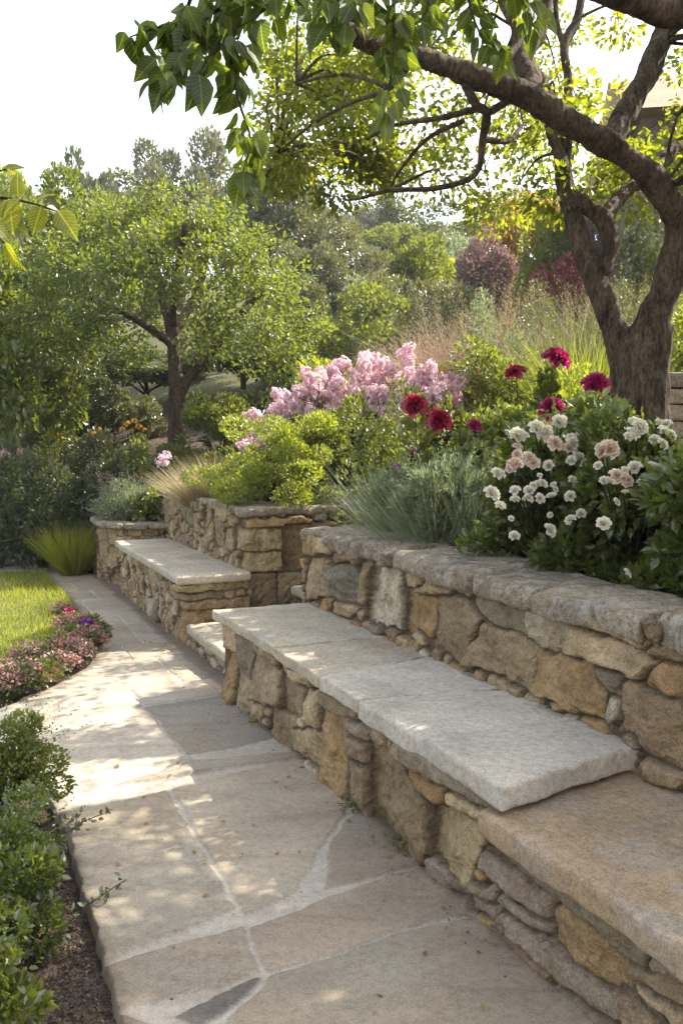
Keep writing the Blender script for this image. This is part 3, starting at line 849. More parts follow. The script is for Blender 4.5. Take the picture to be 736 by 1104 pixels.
# far retaining wall with its corner pillar and the return
wall2 = thing("retaining_wall", "far rubble retaining wall with a square corner pier beside the short bench", "stone wall", W(-2.5, .75, 0))
Lf = 2.65                                    # from s=-3.9 to the corner
blocks = []
zz = [(.0, .20), (.215, .46), (.475, .62), (.635, .80), (.815, .875)]
for i, (a, b) in enumerate(zz):
    w1 = (.10, .26, .10, .22, .15)[i]; w2 = (.30, .22, .26, .27, .5)[i]
    blocks.append(('tbtto'[i], [(Lf - w1, a), (Lf + w2, a + .01), (Lf + w2, b), (Lf - w1, b)]))
blocks += [('b', [(Lf + .29, .48), (Lf + .72, .48), (Lf + .72, .83), (Lf + .29, .83)]), ('b', [(Lf + .26, .25), (Lf + .6, .27), (Lf + .6, .45), (Lf + .26, .44)])]
st = pack(0, Lf + 3.0, .0, .92, blocks, [(.26, .24, 14), (.18, .18, 40), (.10, .11, 90), (.06, .06, 180)], np.random.default_rng(18), pal='tbtgtbp')
masonry("masonry", [(.62, -3.9), (.62, -1.25), (2.4, -1.25)], -.05, .925, st, wall2, seed=9, res=.010, depth=.048, grow=.026)
box_core([(-3.9, .67), (-1.32, .67), (-1.32, .95), (-3.9, .95)], -.05, .90, 'masonry', wall2)
box_core([(-1.54, .95), (-1.32, .95), (-1.32, 2.4), (-1.54, 2.4)], -.05, .90, 'masonry', wall2)
coping_run(wall2, [(-3.92, .62), (-1.66, .62)], .34, .905, .965, (.35, .7), crng, over=.035, seed=90, edge=.02)
coping_run(wall2, [(-1.24, .575), (-1.24, 2.4)], .40, .905, .972, (.62, .9), crng, over=.035, seed=110, edge=.02)
# back wall of the recess between the two walls
wall3 = thing("retaining_wall", "short hidden wall closing the recess between the two rubble walls", "stone wall", W(-.65, 1.9, 0))
st = pack(0, 1.2, 0, .9, [], SZ_S, np.random.default_rng(28))
masonry("masonry", [(1.82, -1.24), (1.82, -.06)], -.05, .9, st, wall3, seed=29, res=.014, depth=.04)
coping_run(wall3, [(-1.22, 1.83), (-.08, 1.83)], .3, .89, .95, (.4, .6), crng, over=.03, seed=130)

# far bench
bench2 = thing("stone_bench", "short far stone bench with one smooth buff seat slab in front of the far wall", "bench", W(-2.3, .4, 0))
c1, c2 = .50, .50 + 2.32
ends = []
for i, (a, b) in enumerate([(.0, .225), (.235, .30), (.31, .36), (.37, .415)]):
    ends.append(('otbt'[i], [(c2 - (.10, .05, .12, .05)[i], a), (c2 + (.3, .52, .28, .5)[i], a), (c2 + (.3, .52, .28, .5)[i], b), (c2 - (.10, .05, .12, .05)[i], b)]))
ends += [('t', [(c2 - .40, .30), (c2 - .08, .31), (c2 - .08, .40), (c2 - .40, .40)])]
st = pack(0, c2 + .52, .0, .43, ends, [(.17, .28, 9), (.12, .2, 26), (.10, .1, 50), (.06, .05, 120)], np.random.default_rng(38), pal='tbtpot')
masonry("masonry", [(.62, -3.52), (.12, -3.52), (.12, -1.2), (.62, -1.2)], -.05, .435, st, bench2, seed=31, res=.010, depth=.04, grow=.024)
box_core([(-3.46, .17), (-1.26, .17), (-1.26, .62), (-3.46, .62)], -.05, .42, 'masonry', bench2)
slab("seat_slab", [(-3.56, .055), (-1.135, .055), (-1.135, .615), (-3.56, .60)], .43, .495, 'slab_tan', bench2, seed=7, r=.02, step=.03, amp=.003, freq=6, amp2=.0012, edge=.006)

# step block between the benches
step = thing("stone_step", "low pale step block between the two stone benches", "step", W(-.6, .4, 0))
slab("tread", [(-1.10, .10), (-.04, .10), (-.04, .95), (-1.10, .95)], .085, .155, 'slab_tan', step, seed=9, r=.022, step=.03, amp=.006, edge=.012)
st = pack(0, 1.2, -.02, .085, [], [(.16, .07, 12), (.08, .05, 30)], np.random.default_rng(3))
masonry("masonry", [(.14, -1.13), (.14, -.02)], -.05, .09, st, step, seed=33, res=.012, depth=.03)
step2 = thing("stone_step", "second step behind the pale step block, half hidden in the recess", "step", W(-.6, 1.2, 0))
slab("tread", [(-1.14, .92), (-.12, .92), (-.12, 1.78), (-1.14, 1.78)], .30, .37, 'slab_tan', step2, seed=10, r=.022, step=.04, amp=.006)
box_core([(-1.12, .97), (-.14, .97), (-.14, 1.76), (-1.12, 1.76)], -.05, .31, 'masonry', step2)

# low planter at the far end
planter = thing("stone_planter", "low curved stone planter beyond the short bench filled with sage", "planter", W(-4.3, .4, 0))
line = [(.66, -3.62), (.40, -3.66), (.20, -3.78), (.08, -4.0), (.03, -4.3), (.05, -4.7), (.2, -5.0), (.6, -5.1)]
st = pack(0, 2.4, 0, .58, [('t', [(.05, .3), (.62, .3), (.62, .5), (.05, .5)])], [(.26, .42, 5), (.2, .26, 16), (.12, .12, 50), (.06, .05, 140)], np.random.default_rng(48), pal='tbtt')
masonry("masonry", line, -.05, .585, st, planter, seed=41, res=.012, depth=.05, grow=.026)
for i in range(len(line) - 2):
    (d0, s_0), (d1_, s_1) = line[i], line[i + 1]
    t = np.array((s_1 - s_0, d1_ - d0)); L = np.linalg.norm(t); t /= L; nn = np.array((t[1], -t[0])) * -1
    q = [np.array((s_0, d0)) + t * .004 - nn * -.04, np.array((s_1, d1_)) - t * .004 - nn * -.04, np.array((s_1, d1_)) + nn * -.20, np.array((s_0, d0)) + nn * -.20]
    slab("coping_stone", [tuple(x) for x in q], .575, .635, 'coping', planter, seed=140 + i, r=.022, step=.03, amp=.008, edge=.015)
box_core([(-3.72, .62), (-3.85, .28), (-4.1, .16), (-4.4, .12), (-4.7, .14), (-4.9, .3), (-4.95, .62)], -.05, .58, 'soil', planter).name = "soil"
# ------------------------------------------------------------------ leaves, blades, petals
def _t(verts, faces):
    return np.array(verts, float), faces
T_DIAM = _t([(0, 0, 0), (-.28, .5, .07), (0, 1, -.05), (.28, .5, .07)], [(0, 2, 1), (0, 3, 2)])
T_OVAL = _t([(0, 0, 0), (-.24, .28, .05), (-.26, .62, .05), (0, 1, -.1), (.26, .62, .05), (.24, .28, .05), (0, .45, -.02)],
            [(0, 6, 1), (1, 6, 2), (2, 6, 3), (3, 6, 4), (4, 6, 5), (5, 6, 0)])
T_NARROW = _t([(0, 0, 0), (-.11, .45, .03), (0, 1, -.06), (.11, .45, .03)], [(0, 2, 1), (0, 3, 2)])
T_BIG = _t([(0, -.16, .04), (0, 0, 0), (-.26, .14, .02), (-.36, .38, .025), (-.27, .68, -.03), (.02, 1.10, -.24), (.26, .68, -.02), (.38, .38, .03), (.26, .14, .02), (0, .3, -.02), (0, .62, -.05), (.012, -.16, .04)],
           [(1, 9, 2), (2, 9, 3), (3, 9, 10), (3, 10, 4), (4, 10, 5), (5, 10, 6), (6, 10, 7), (7, 10, 9), (7, 9, 8), (8, 9, 1), (0, 1, 11)])

def unit(v):
    return v / (np.linalg.norm(v, axis=-1, keepdims=True) + 1e-9)

def leaves_np(P, D, size, tmpl, rng, tint=None, nrm=None, twist=1.0):
    """one template copied to every point P, growing along D"""
    V0, F0 = tmpl
    P = np.asarray(P, float); n = len(P)
    D = unit(np.asarray(D, float))
    if nrm is None:
        nrm = rng.normal(0, 1, (n, 3)) * twist + np.array((0, 0, .8))
    sd_ = unit(np.cross(D, nrm)); nn = np.cross(sd_, D)
    size = np.broadcast_to(np.asarray(size, float), (n,))
    V = P[:, None] + size[:, None, None] * (V0[None, :, 0:1] * sd_[:, None] + V0[None, :, 1:2] * D[:, None] + V0[None, :, 2:3] * nn[:, None])
    k = len(V0)
    fl = np.concatenate([np.array(f) for f in F0]); fs = np.array([len(f) for f in F0])
    loops = (fl[None] + (np.arange(n) * k)[:, None]).ravel()
    sizes = np.tile(fs, n)
    if tint is None:
        tint = rng.random(n)
    C = np.repeat(np.clip(tint, 0, 1), k)[:, None] * np.ones((1, 3))
    C[:, 1] = np.tile(V0[:, 0] + .5, n); C[:, 2] = np.tile(V0[:, 1], n)
    return V.reshape(-1, 3), loops, sizes, C

def leaf_mesh(name, *parts, smooth=False):
    V, L, S, C = join_np(parts) if len(parts) > 1 else parts[0]
    return mesh_np(name, V, L, S, C, smooth=smooth)

def blades_np(P, D, length, width, bend, rng, segs=4, tint=None):
    """tapering blades that start along D and bend over"""
    P = np.asarray(P, float); n = len(P)
    D = unit(np.asarray(D, float))
    length = np.broadcast_to(np.asarray(length, float), (n,)); width = np.broadcast_to(np.asarray(width, float), (n,)); bend = np.broadcast_to(np.asarray(bend, float), (n,))
    hor = D.copy(); hor[:, 2] = 0
    hor = unit(hor + rng.normal(0, .25, (n, 3)) * np.array((1, 1, 0)))
    side = unit(np.cross(D, np.array((0, 0, 1.0)) + rng.normal(0, .6, (n, 3))))
    ts = np.linspace(0, 1, segs)
    rows = []
    for t in ts:
        c = P + length[:, None] * (D * t + (hor * .6 - np.array((0, 0, .55))) * (bend[:, None] * t * t))
        w = (width * (1 - t ** 1.6 * .93))[:, None] * .5
        rows += [c - side * w, c + side * w]
    V = np.stack(rows, 1)
    k = 2 * segs
    f = np.array([(2 * i, 2 * i + 1, 2 * i + 3, 2 * i + 2) for i in range(segs - 1)])
    loops = (f.ravel()[None] + (np.arange(n) * k)[:, None]).ravel()
    if tint is None:
        tint = rng.random(n)
    return V.reshape(-1, 3), loops, np.full(n * (segs - 1), 4), np.repeat(tint, k)[:, None] * np.ones((1, 3))

def sphere_dirs(n, rng, zmin=-1.0):
    z = rng.uniform(zmin, 1, n); a = rng.uniform(0, 2 * math.pi, n); r = np.sqrt(1 - z * z)
    return np.stack([r * np.cos(a), r * np.sin(a), z], 1)

def lumpy(n, rad, rng, lumps=14, lr=.38, zmin=-.25, hollow=.45):
    """points and outward directions in the lumps of a crown with half axes rad (centre at the origin)"""
    rad = np.asarray(rad, float)
    c = sphere_dirs(lumps, rng, zmin) * rng.uniform(.30, .98, (lumps, 1))
    w = rng.uniform(.55, 1.25, lumps)
    k = rng.choice(lumps, n, p=w ** 2 / (w ** 2).sum())
    d = sphere_dirs(n, rng)
    r = rng.uniform(hollow, 1, n) ** .6
    p = c[k] + d * (r * lr * w[k])[:, None]
    out = unit(d + .5 * c[k])
    return p * rad, out, (w[k] - .55) / .7

def tube_np(pts, rads, sides=8, seed=0, lump=.0, cap=True):
    pts = np.asarray(pts, float); rads = np.asarray(rads, float)
    # smooth resample
    n = len(pts)
    tt = np.linspace(0, n - 1, (n - 1) * 5 + 1)
    def cr(a):
        o = np.empty((len(tt),) + a.shape[1:])
        for i, t in enumerate(tt):
            k = min(int(t), n - 2); u = t - k
            p0, p1, p2, p3 = a[max(k - 1, 0)], a[k], a[k + 1], a[min(k + 2, n - 1)]
            o[i] = .5 * (2 * p1 + (p2 - p0) * u + (2 * p0 - 5 * p1 + 4 * p2 - p3) * u * u + (3 * p1 - p0 - 3 * p2 + p3) * u ** 3)
        return o
    C = cr(pts) if n > 2 else pts[0] + (pts[1] - pts[0]) * (tt / (n - 1))[:, None]
    Rr = np.interp(tt, np.arange(n), rads)
    T = unit(np.gradient(C, axis=0))
    ref = np.array((.3, .9, .2)) if abs(T[0] @ np.array((.3, .9, .2))) < .9 else np.array((1., 0, 0))
    a = ref - T[0] * (ref @ T[0]); a /= np.linalg.norm(a)
    V = []
    ang = np.linspace(0, 2 * math.pi, sides, endpoint=False)
    for i in range(len(C)):
        a = a - T[i] * (a @ T[i]); a /= np.linalg.norm(a)
        b = np.cross(T[i], a)
        V.append(C[i] + Rr[i] * (np.cos(ang)[:, None] * a + np.sin(ang)[:, None] * b))
    V = np.concatenate(V)
    if lump:
        cc = np.repeat(C, sides, 0)
        V = cc + (V - cc) * (1 + lump * fbm(V * 4.5 + seed, seed, 3))[:, None]
    m = len(C)
    F = []
    for i in range(m - 1):
        for k in range(sides):
            F.append((i * sides + k, i * sides + (k + 1) % sides, (i + 1) * sides + (k + 1) % sides, (i + 1) * sides + k))
    L = np.array(F).ravel(); S = np.full(len(F), 4)
    if cap:
        L = np.concatenate([L, np.arange(sides)[::-1], np.arange(sides) + (m - 1) * sides]); S = np.concatenate([S, [sides, sides]])
    return V, L, S, np.full((len(V), 3), .5)

def tubes_mesh(name, specs, sides=6, lump=0.0):
    V, L, S, C = join_np([tube_np(p, r, sides, i, lump) for i, (p, r) in enumerate(specs)])
    return mesh_np(name, V, L, S, None)

def fused_wood(name, specs, voxel, sides=14, flute=.0, seed=0):
    """limbs grown together into one skin (voxel remesh), then given the twisted ridges of old bark"""
    me = tubes_mesh("raw", specs, sides, .26)
    o = bpy.data.objects.new("raw", me); col.objects.link(o)
    m = o.modifiers.new("r", 'REMESH'); m.mode = 'VOXEL'; m.voxel_size = voxel
    s = o.modifiers.new("s", 'SMOOTH'); s.factor = .5; s.iterations = 4
    dg = bpy.context.evaluated_depsgraph_get()
    out = bpy.data.meshes.new_from_object(o.evaluated_get(dg))
    bpy.data.objects.remove(o); bpy.data.meshes.remove(me)
    out.name = name
    n = len(out.vertices)
    co = np.empty(n * 3, np.float32); out.vertices.foreach_get("co", co); co = co.reshape(-1, 3).astype(float)
    nr = np.empty(n * 3, np.float32); out.vertices.foreach_get("normal", nr); nr = nr.reshape(-1, 3)
    ridg = 1 - np.abs(fbm(co * np.array((11, 11, 2.6)) + seed, seed, 3)) * 2
    big = fbm(co * 4 + seed + 20, seed + 3, 2)
    fine = fbm(co * np.array((45, 45, 16)), seed + 5, 3)
    co = co + nr * (flute * (ridg * .55 + big * .8 + fine * .30))[:, None]
    out.vertices.foreach_set("co", co.astype(np.float32).ravel())
    out.polygons.foreach_set("use_smooth", np.ones(len(out.polygons), bool))
    out.update()
    return out

def bloom_np(rng, layers=5, r=.04, petals=6, ruffle=.12, open_=75, close=12, cup=.5, gu=4, gv=4):
    """a rose- or peony-like bloom: rings of cupped petals round the +Z axis"""
    out = []
    for i in range(layers):
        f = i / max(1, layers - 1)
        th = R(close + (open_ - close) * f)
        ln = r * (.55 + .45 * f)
        npet = petals - (2 if i == 0 else 0)
        for k in range(npet):
            az = 2 * math.pi * (k + .5 * (i % 2)) / npet + rng.normal(0, .15)
            a, b = np.meshgrid(np.linspace(-1, 1, gu), np.linspace(0, 1, gv), indexing='ij')
            w = ln * (.22 + .62 * np.sin(math.pi * np.clip(.12 + .62 * b, 0, 1)) ** .8) * (2.4 / npet ** .62)
            tht = th * (.55 + .65 * b)
            rho = ln * b * np.sin(tht) - cup * .25 * w * a * a * np.cos(th)
            z = ln * b * np.cos(tht) + cup * .35 * w * a * a
            x = rho; y = a * w * .55
            jit = rng.normal(0, ruffle * ln, (gu, gv)) * b
            P = np.stack([x * math.cos(az) - y * math.sin(az), x * math.sin(az) + y * math.cos(az), z + jit], -1).reshape(-1, 3)
            idx = np.arange(gu * gv).reshape(gu, gv)
            q = np.stack([idx[:-1, :-1], idx[1:, :-1], idx[1:, 1:], idx[:-1, 1:]], -1).reshape(-1, 4)
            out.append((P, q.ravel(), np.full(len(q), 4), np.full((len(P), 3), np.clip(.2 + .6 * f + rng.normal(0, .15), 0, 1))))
    return out

def bloom_mesh(name, seed, **kw):
    V, L, S, C = join_np(bloom_np(np.random.default_rng(seed), **kw))
    return mesh_np(name, V, L, S, C)

def aim(v):
    """rotation that turns +Z to v"""
    return Vector(v).to_track_quat('Z', 'Y').to_euler()

def shrub_mesh(n, rad, size, rng, tmpl=T_DIAM, lumps=18, lr=.36, zmin=-.85, up=.5, spray=.6, hollow=.5, sj=.3, shoots=0, shoot_len=.25):
    """foliage with its foot at the origin"""
    rad = np.asarray(rad, float)
    P, D, w = lumpy(n, (rad[0], rad[1], rad[2] * .62), rng, lumps, lr, zmin, hollow)
    P[:, 2] += rad[2] * .55
    keep = P[:, 2] > .01
    P, D, w = P[keep], D[keep], w[keep]
    D = D + np.array((0, 0, up)) + rng.normal(0, spray, D.shape)
    tint = np.clip(.2 + .5 * rng.random(len(P)) + .3 * w, 0, 1)
    P[:, :2] *= (1 - .25 * np.clip(1 - P[:, 2:3] / (.35 * rad[2]), 0, 1))
    parts = [leaves_np(P, D, size * rng.uniform(1 - sj, 1 + sj, len(P)), tmpl, rng, tint)]
    if shoots:                                   # young shoots that break the outline
        d = unit(sphere_dirs(shoots, rng, .0) + np.array((0, 0, .5)))
        base = d * rad * rng.uniform(.55, .85, (shoots, 1)) * np.array((1, 1, .62)); base[:, 2] += rad[2] * .5
        k = 11
        t = np.linspace(0, 1, k)
        ln = shoot_len * rng.uniform(.5, 1.2, shoots)
        pts = base[:, None] + (d * ln[:, None])[:, None] * t[None, :, None]
        dd = d[:, None] + rng.normal(0, .8, pts.shape)
        parts.append(leaves_np(pts.reshape(-1, 3), dd.reshape(-1, 3), size * np.tile(1 - .5 * t, shoots), tmpl, rng, np.clip(.6 + .4 * rng.random(shoots * k), 0, 1)))
    return leaf_mesh("foliage", *parts)

def stems_mesh(rad, rng, n=9, r=.008, h=None):
    rad = np.asarray(rad, float)
    sp = []
    for _ in range(n):
        d = sphere_dirs(1, rng, .2)[0]
        tip = d * rad * .7; tip[2] = abs(tip[2]) * .9 + .1 * rad[2]
        mid = tip * .5 + np.array((0, 0, .15 * rad[2]))
        sp.append(([(rng.normal(0, .02), rng.normal(0, .02), -.05), mid, tip], [r, r * .7, r * .3]))
    return tubes_mesh("stems", sp, 5)

def shrub(name, label, cat, loc, rad, n, size, mat, seed, group=None, tmpl=T_DIAM, stem=True, rz=0.0, **kw):
    rng = np.random.default_rng(seed)
    t = thing(name, label, cat, loc, rz, group)
    part("foliage", shrub_mesh(n, rad, size, rng, tmpl, **kw), M[mat], t)
    if stem:
        part("stems", stems_mesh(rad, rng, 9, .02 * max(rad) ** .7), M['stem'], t)
    return t

def wild_tuft_np(n, r, length, width, bend, rng, subs=9, tint=None):
    """a clump of several small tufts that lean their own way"""
    out = []
    for k in range(subs):
        a = rng.uniform(0, 2 * math.pi); q = r * math.sqrt(rng.uniform(.05, 1))
        m = n // subs
        V, L, S, C = tuft_np(m, r * .34, length * rng.uniform(.5, 1.15), width, bend * rng.uniform(.5, 1.5), rng, rng.uniform(.4, 1.0))
        V = V + V[:, 2:3] * np.array((math.cos(a), math.sin(a), 0)) * rng.uniform(.1, 1.0) + np.array((math.cos(a) * q, math.sin(a) * q, 0))
        V = V + .02 * np.stack([fbm(V * 9 + 40 * j + k, j, 2) for j in range(3)], 1)
        out.append((V, L, S, C))
    return join_np(out)

def tuft_np(n, r, length, width, bend, rng, spread=.6, tint=None, segs=4):
    a = rng.uniform(0, 2 * math.pi, n); q = r * np.sqrt(rng.random(n))
    P = np.stack([q * np.cos(a), q * np.sin(a), np.zeros(n)], 1)
    D = np.stack([np.cos(a) * q / r * spread, np.sin(a) * q / r * spread, np.ones(n)], 1) + rng.normal(0, .16, (n, 3))
    return blades_np(P, D, length * rng.uniform(.55, 1.1, n), width, bend * rng.uniform(.4, 1.3, n), rng, segs, tint)
# ------------------------------------------------------------------ placing helpers
def foot(px, Y, sink=.02):
    x = float(at(px, 470, Y)[0])
    return (x, Y, tz(x, Y) - sink)

def fit(px, Y, py, wpx):
    """foot, width radius and height of a plant whose top is seen at (px, py) at distance Y"""
    f = foot(px, Y)
    return f, .5 * wpx * Y / F_PX, max(.12, float(at(px, py, Y)[2]) - f[2])

def fshrub(name, label, cat, px, Y, py, wpx, n, size, mat, seed, group=None, dep=1.0, **kw):
    f, r, h = fit(px, Y, py, wpx)
    return shrub(name, label, cat, f, (r, r * dep, h), n, size, mat, seed, group, **kw)

def limb(px_list):
    """limb from (x, y, distance, half width) readings"""
    P = [at(x, y, Y) for x, y, Y, r in px_list]
    return P, [r * Y / F_PX for x, y, Y, r in px_list]

# ------------------------------------------------------------------ the old tree on the right
rng = np.random.default_rng(77)
tb = foot(688, 5.25)
tree = thing("orchard_tree", "old gnarled tree with twisted grey brown trunk above the white roses", "tree", tb)
trunk_specs = [
    ([np.array((tb[0] - .02, 5.25, tb[2] - .3)), at(686, 470, 5.25), at(687, 420, 5.25), at(690, 375, 5.25)], [.26, .185, .155, .145]),
    ([np.array((tb[0] - .13, 5.15, tb[2] - .3)), at(674, 470, 5.17), at(676, 410, 5.2), at(664, 360, 5.3)], [.14, .085, .08, .07]),
    ([np.array((tb[0] + .16, 5.15, tb[2] - .3)), at(703, 470, 5.17), at(702, 410, 5.2), at(708, 350, 5.2)], [.14, .09, .09, .09]),
    limb([(688, 390, 5.25, 21), (704, 345, 5.2, 17), (721, 300, 5.15, 14.5), (729, 250, 5.1, 12.5), (712, 205, 5.0, 13), (672, 168, 4.92, 12.5), (615, 133, 4.85, 12), (562, 101, 4.8, 11), (500, 79, 4.7, 10), (445, 60, 4.6, 8.5), (412, 52, 4.55, 9), (370, 30, 4.4, 7), (330, -20, 4.3, 5)]),
    limb([(682, 395, 5.25, 17), (660, 350, 5.3, 11), (643, 305, 5.4, 9.5), (626, 262, 5.5, 8.5), (612, 215, 5.6, 7.5), (603, 165, 5.7, 7), (588, 110, 5.9, 9), (566, 66, 6.0, 8), (556, 30, 6.2, 6), (545, -30, 6.3, 5)]),
    limb([(640, 308, 5.4, 8), (657, 270, 5.45, 7), (652, 238, 5.5, 7.5), (634, 222, 5.55, 6.5), (616, 210, 5.6, 6)]),
    limb([(650, 240, 5.5, 7), (668, 212, 5.7, 7), (702, 185, 5.9, 7), (740, 148, 6.2, 7), (800, 100, 6.6, 7), (850, 40, 7, 5)]),
    limb([(655, 160, 4.95, 11), (672, 125, 5.1, 10.5), (695, 85, 5.2, 10), (712, 45, 5.3, 9), (728, 0, 5.4, 8), (750, -80, 5.6, 6)]),
    limb([(575, 108, 4.82, 9), (572, 85, 5.0, 9.5), (565, 60, 5.2, 8.5), (585, 25, 5.4, 6.5), (590, -40, 5.5, 5)]),
]
part("trunk", fused_wood("trunk", trunk_specs, .012, 16, .020, 3), M['bark'], tree, world=True)
twigs = [limb(q) for q in (
    [(497, 80, 4.7, 6), (512, 112, 4.75, 5), (524, 122, 4.8, 5), (520, 150, 4.9, 4), (512, 188, 5.0, 3), (470, 203, 5.1, 3), (420, 205, 5.2, 2.5), (388, 214, 5.3, 1.6), (372, 216, 5.4, .8)],
    [(524, 122, 4.8, 4.5), (545, 110, 4.9, 4), (558, 95, 5.0, 4)],
    [(512, 118, 4.78, 4), (470, 128, 4.9, 3), (425, 135, 5.1, 2.2), (395, 150, 5.3, 1.5)],
    [(500, 130, 4.85, 3), (460, 150, 5.0, 2.4), (430, 185, 5.2, 1.6), (420, 205, 5.3, 1)],
    [(520, 150, 4.9, 4), (548, 152, 5.1, 3), (562, 135, 5.3, 2)],
    [(612, 190, 5.65, 4), (612, 90, 5.8, 5), (608, 50, 5.9, 5), (622, 20, 6.0, 4.5), (630, -30, 6.1, 4)],
    [(608, 50, 5.9, 4), (600, 25, 6.0, 3), (598, -20, 6.1, 3)],
    [(445, 60, 4.6, 5), (420, 95, 5.0, 3), (380, 110, 5.4, 2.3), (335, 135, 5.8, 1.6), (300, 165, 6.2, .9)],
    [(420, 95, 5.0, 3), (370, 80, 5.4, 2), (320, 90, 5.9, 1.2)],
    [(530, 90, 4.75, 6), (545, 62, 4.9, 6), (560, 40, 5.0, 5), (540, 0, 5.1, 4), (530, -60, 5.2, 3)])]
# crown: leaf clumps in the air round the limbs
cl = []
def clump_px(n, x0, x1, y0, y1, Y0, Y1):
    for _ in range(n):
        cl.append(at(rng.uniform(x0, x1), rng.uniform(y0, y1), rng.uniform(Y0, Y1)))
clump_px(62, 295, 430, 50, 205, 6.2, 7.7)
clump_px(36, 420, 540, 40, 225, 5.4, 7.2)
clump_px(34, 520, 640, 60, 235, 5.6, 6.6)
clump_px(52, 600, 770, 10, 190, 5.2, 6.1)
clump_px(46, 300, 760, -130, 45, 4.6, 7.0)
for _ in range(40):
    cl.append(np.array((rng.uniform(2.2, 4.4), rng.uniform(4.1, 5.6), rng.uniform(3.2, 4.8))))
clump_px(46, 560, 760, -40, 190, 5.5, 6.3)
clump_px(24, 520, 640, 90, 240, 5.7, 6.5)
for _ in range(22):
    cl.append(np.array((rng.uniform(-.2, 2.2), rng.uniform(3.6, 5.6), rng.uniform(4.2, 5.2))))
def footprint(c):
    g = c - np.array(sdir) * (c[2] / sdir[2])
    return SD(g[0], g[1])
def frees_light(c):
    s, d = footprint(c)
    if -.9 < s < 1.35 and -2.6 < d < -.30:
        return rng.random() < .02
    if 1.35 <= s < 2.0 and -2.6 < d < -1.15:
        return rng.random() < .1
    if 1.35 <= s < 2.5 and -1.3 < d < -.5:
        return rng.random() < .5
    return True
kept = []
def hangs_low(c):
    px_, py_ = CX + F_PX * c[0] / c[1], 470 - F_PX * (c[2] - CAM_H) / c[1]
    return px_ < 800 and py_ > (222 if px_ < 470 else 240)
def hides_limb(c):
    r_ = (c - np.array((0, 0, CAM_H)))
    px_ = CX + F_PX * r_[0] / c[1]
    return px_ < 770 and c[1] < 5.45 and c[2] < 4.3
for c in cl:                                     # clumps over the sunny stretch of the path stand elsewhere in the crown
    for _t_ in range(12):
        if frees_light(c):
            if not hides_limb(c) and not hangs_low(c):
                kept.append(c)
            break
        k_ = rng.uniform(.86, 1.12)
        c = np.array((0, 0, CAM_H)) + (c - np.array((0, 0, CAM_H))) * k_ + rng.normal(0, .12, 3)
        if not 4.4 < c[1] < 8.2:
            break
for _ in range(64):                              # unseen clumps added to shade the near end of path and bench
    s, d = rng.uniform(1.9, 4.4), rng.uniform(-1.2, 1.0)
    if s < 2.5 and d < -.4:
        continue
    z_ = rng.uniform(3.0, 4.7)
    c = np.array(W(s, d, 0)) + np.array(sdir) * (z_ / sdir[2])
    if not hides_limb(c):
        kept.append(c)
for _ in range(26):  # more clumps out of view, put in to keep sun off the near paving
    s, d = rng.uniform(2.6, 3.4), rng.uniform(-.95, .15)
    z_ = rng.uniform(3.2, 4.6)
    c = np.array(W(s, d, 0)) + np.array(sdir) * (z_ / sdir[2])
    if not hides_limb(c):
        kept.append(c)
cl = np.array(kept)
samples = np.concatenate([np.array(s[0]) for s in trunk_specs[3:]] + [np.array(s[0]) for s in twigs])
for c in cl[::2]:
    k = np.argmin(np.linalg.norm(samples - c, axis=1))
    a = samples[k]
    mid = .5 * (a + c) + rng.normal(0, .08, 3) + np.array((0, 0, .06))
    twigs.append(([a, mid, c + rng.normal(0, .05, 3)], [.012, .008, .003]))
part("twigs", tubes_mesh("twigs", twigs, 6, .08), M['bark'], tree, world=True)
PP, DD, TT = [], [], []
for c in cl:
    n = rng.integers(140, 270)
    r = rng.uniform(.13, .30)
    d = sphere_dirs(n, rng)
    p = c + d * (rng.random(n) ** .45)[:, None] * r * np.array((1.3, 1.3, .7))
    PP.append(p); DD.append(d + np.array((0, 0, -.2)) + rng.normal(0, .5, d.shape)); TT.append(np.clip(rng.normal(.5, .25, n) + rng.normal(0, .2), 0, 1))
PP, DD, TT = np.concatenate(PP), np.concatenate(DD), np.concatenate(TT)
part("crown", leaf_mesh("crown", leaves_np(PP, DD, .052 * rng.uniform(.6, 1.25, len(PP)), T_OVAL, rng, TT)), M['lf_apple'], tree, world=True)

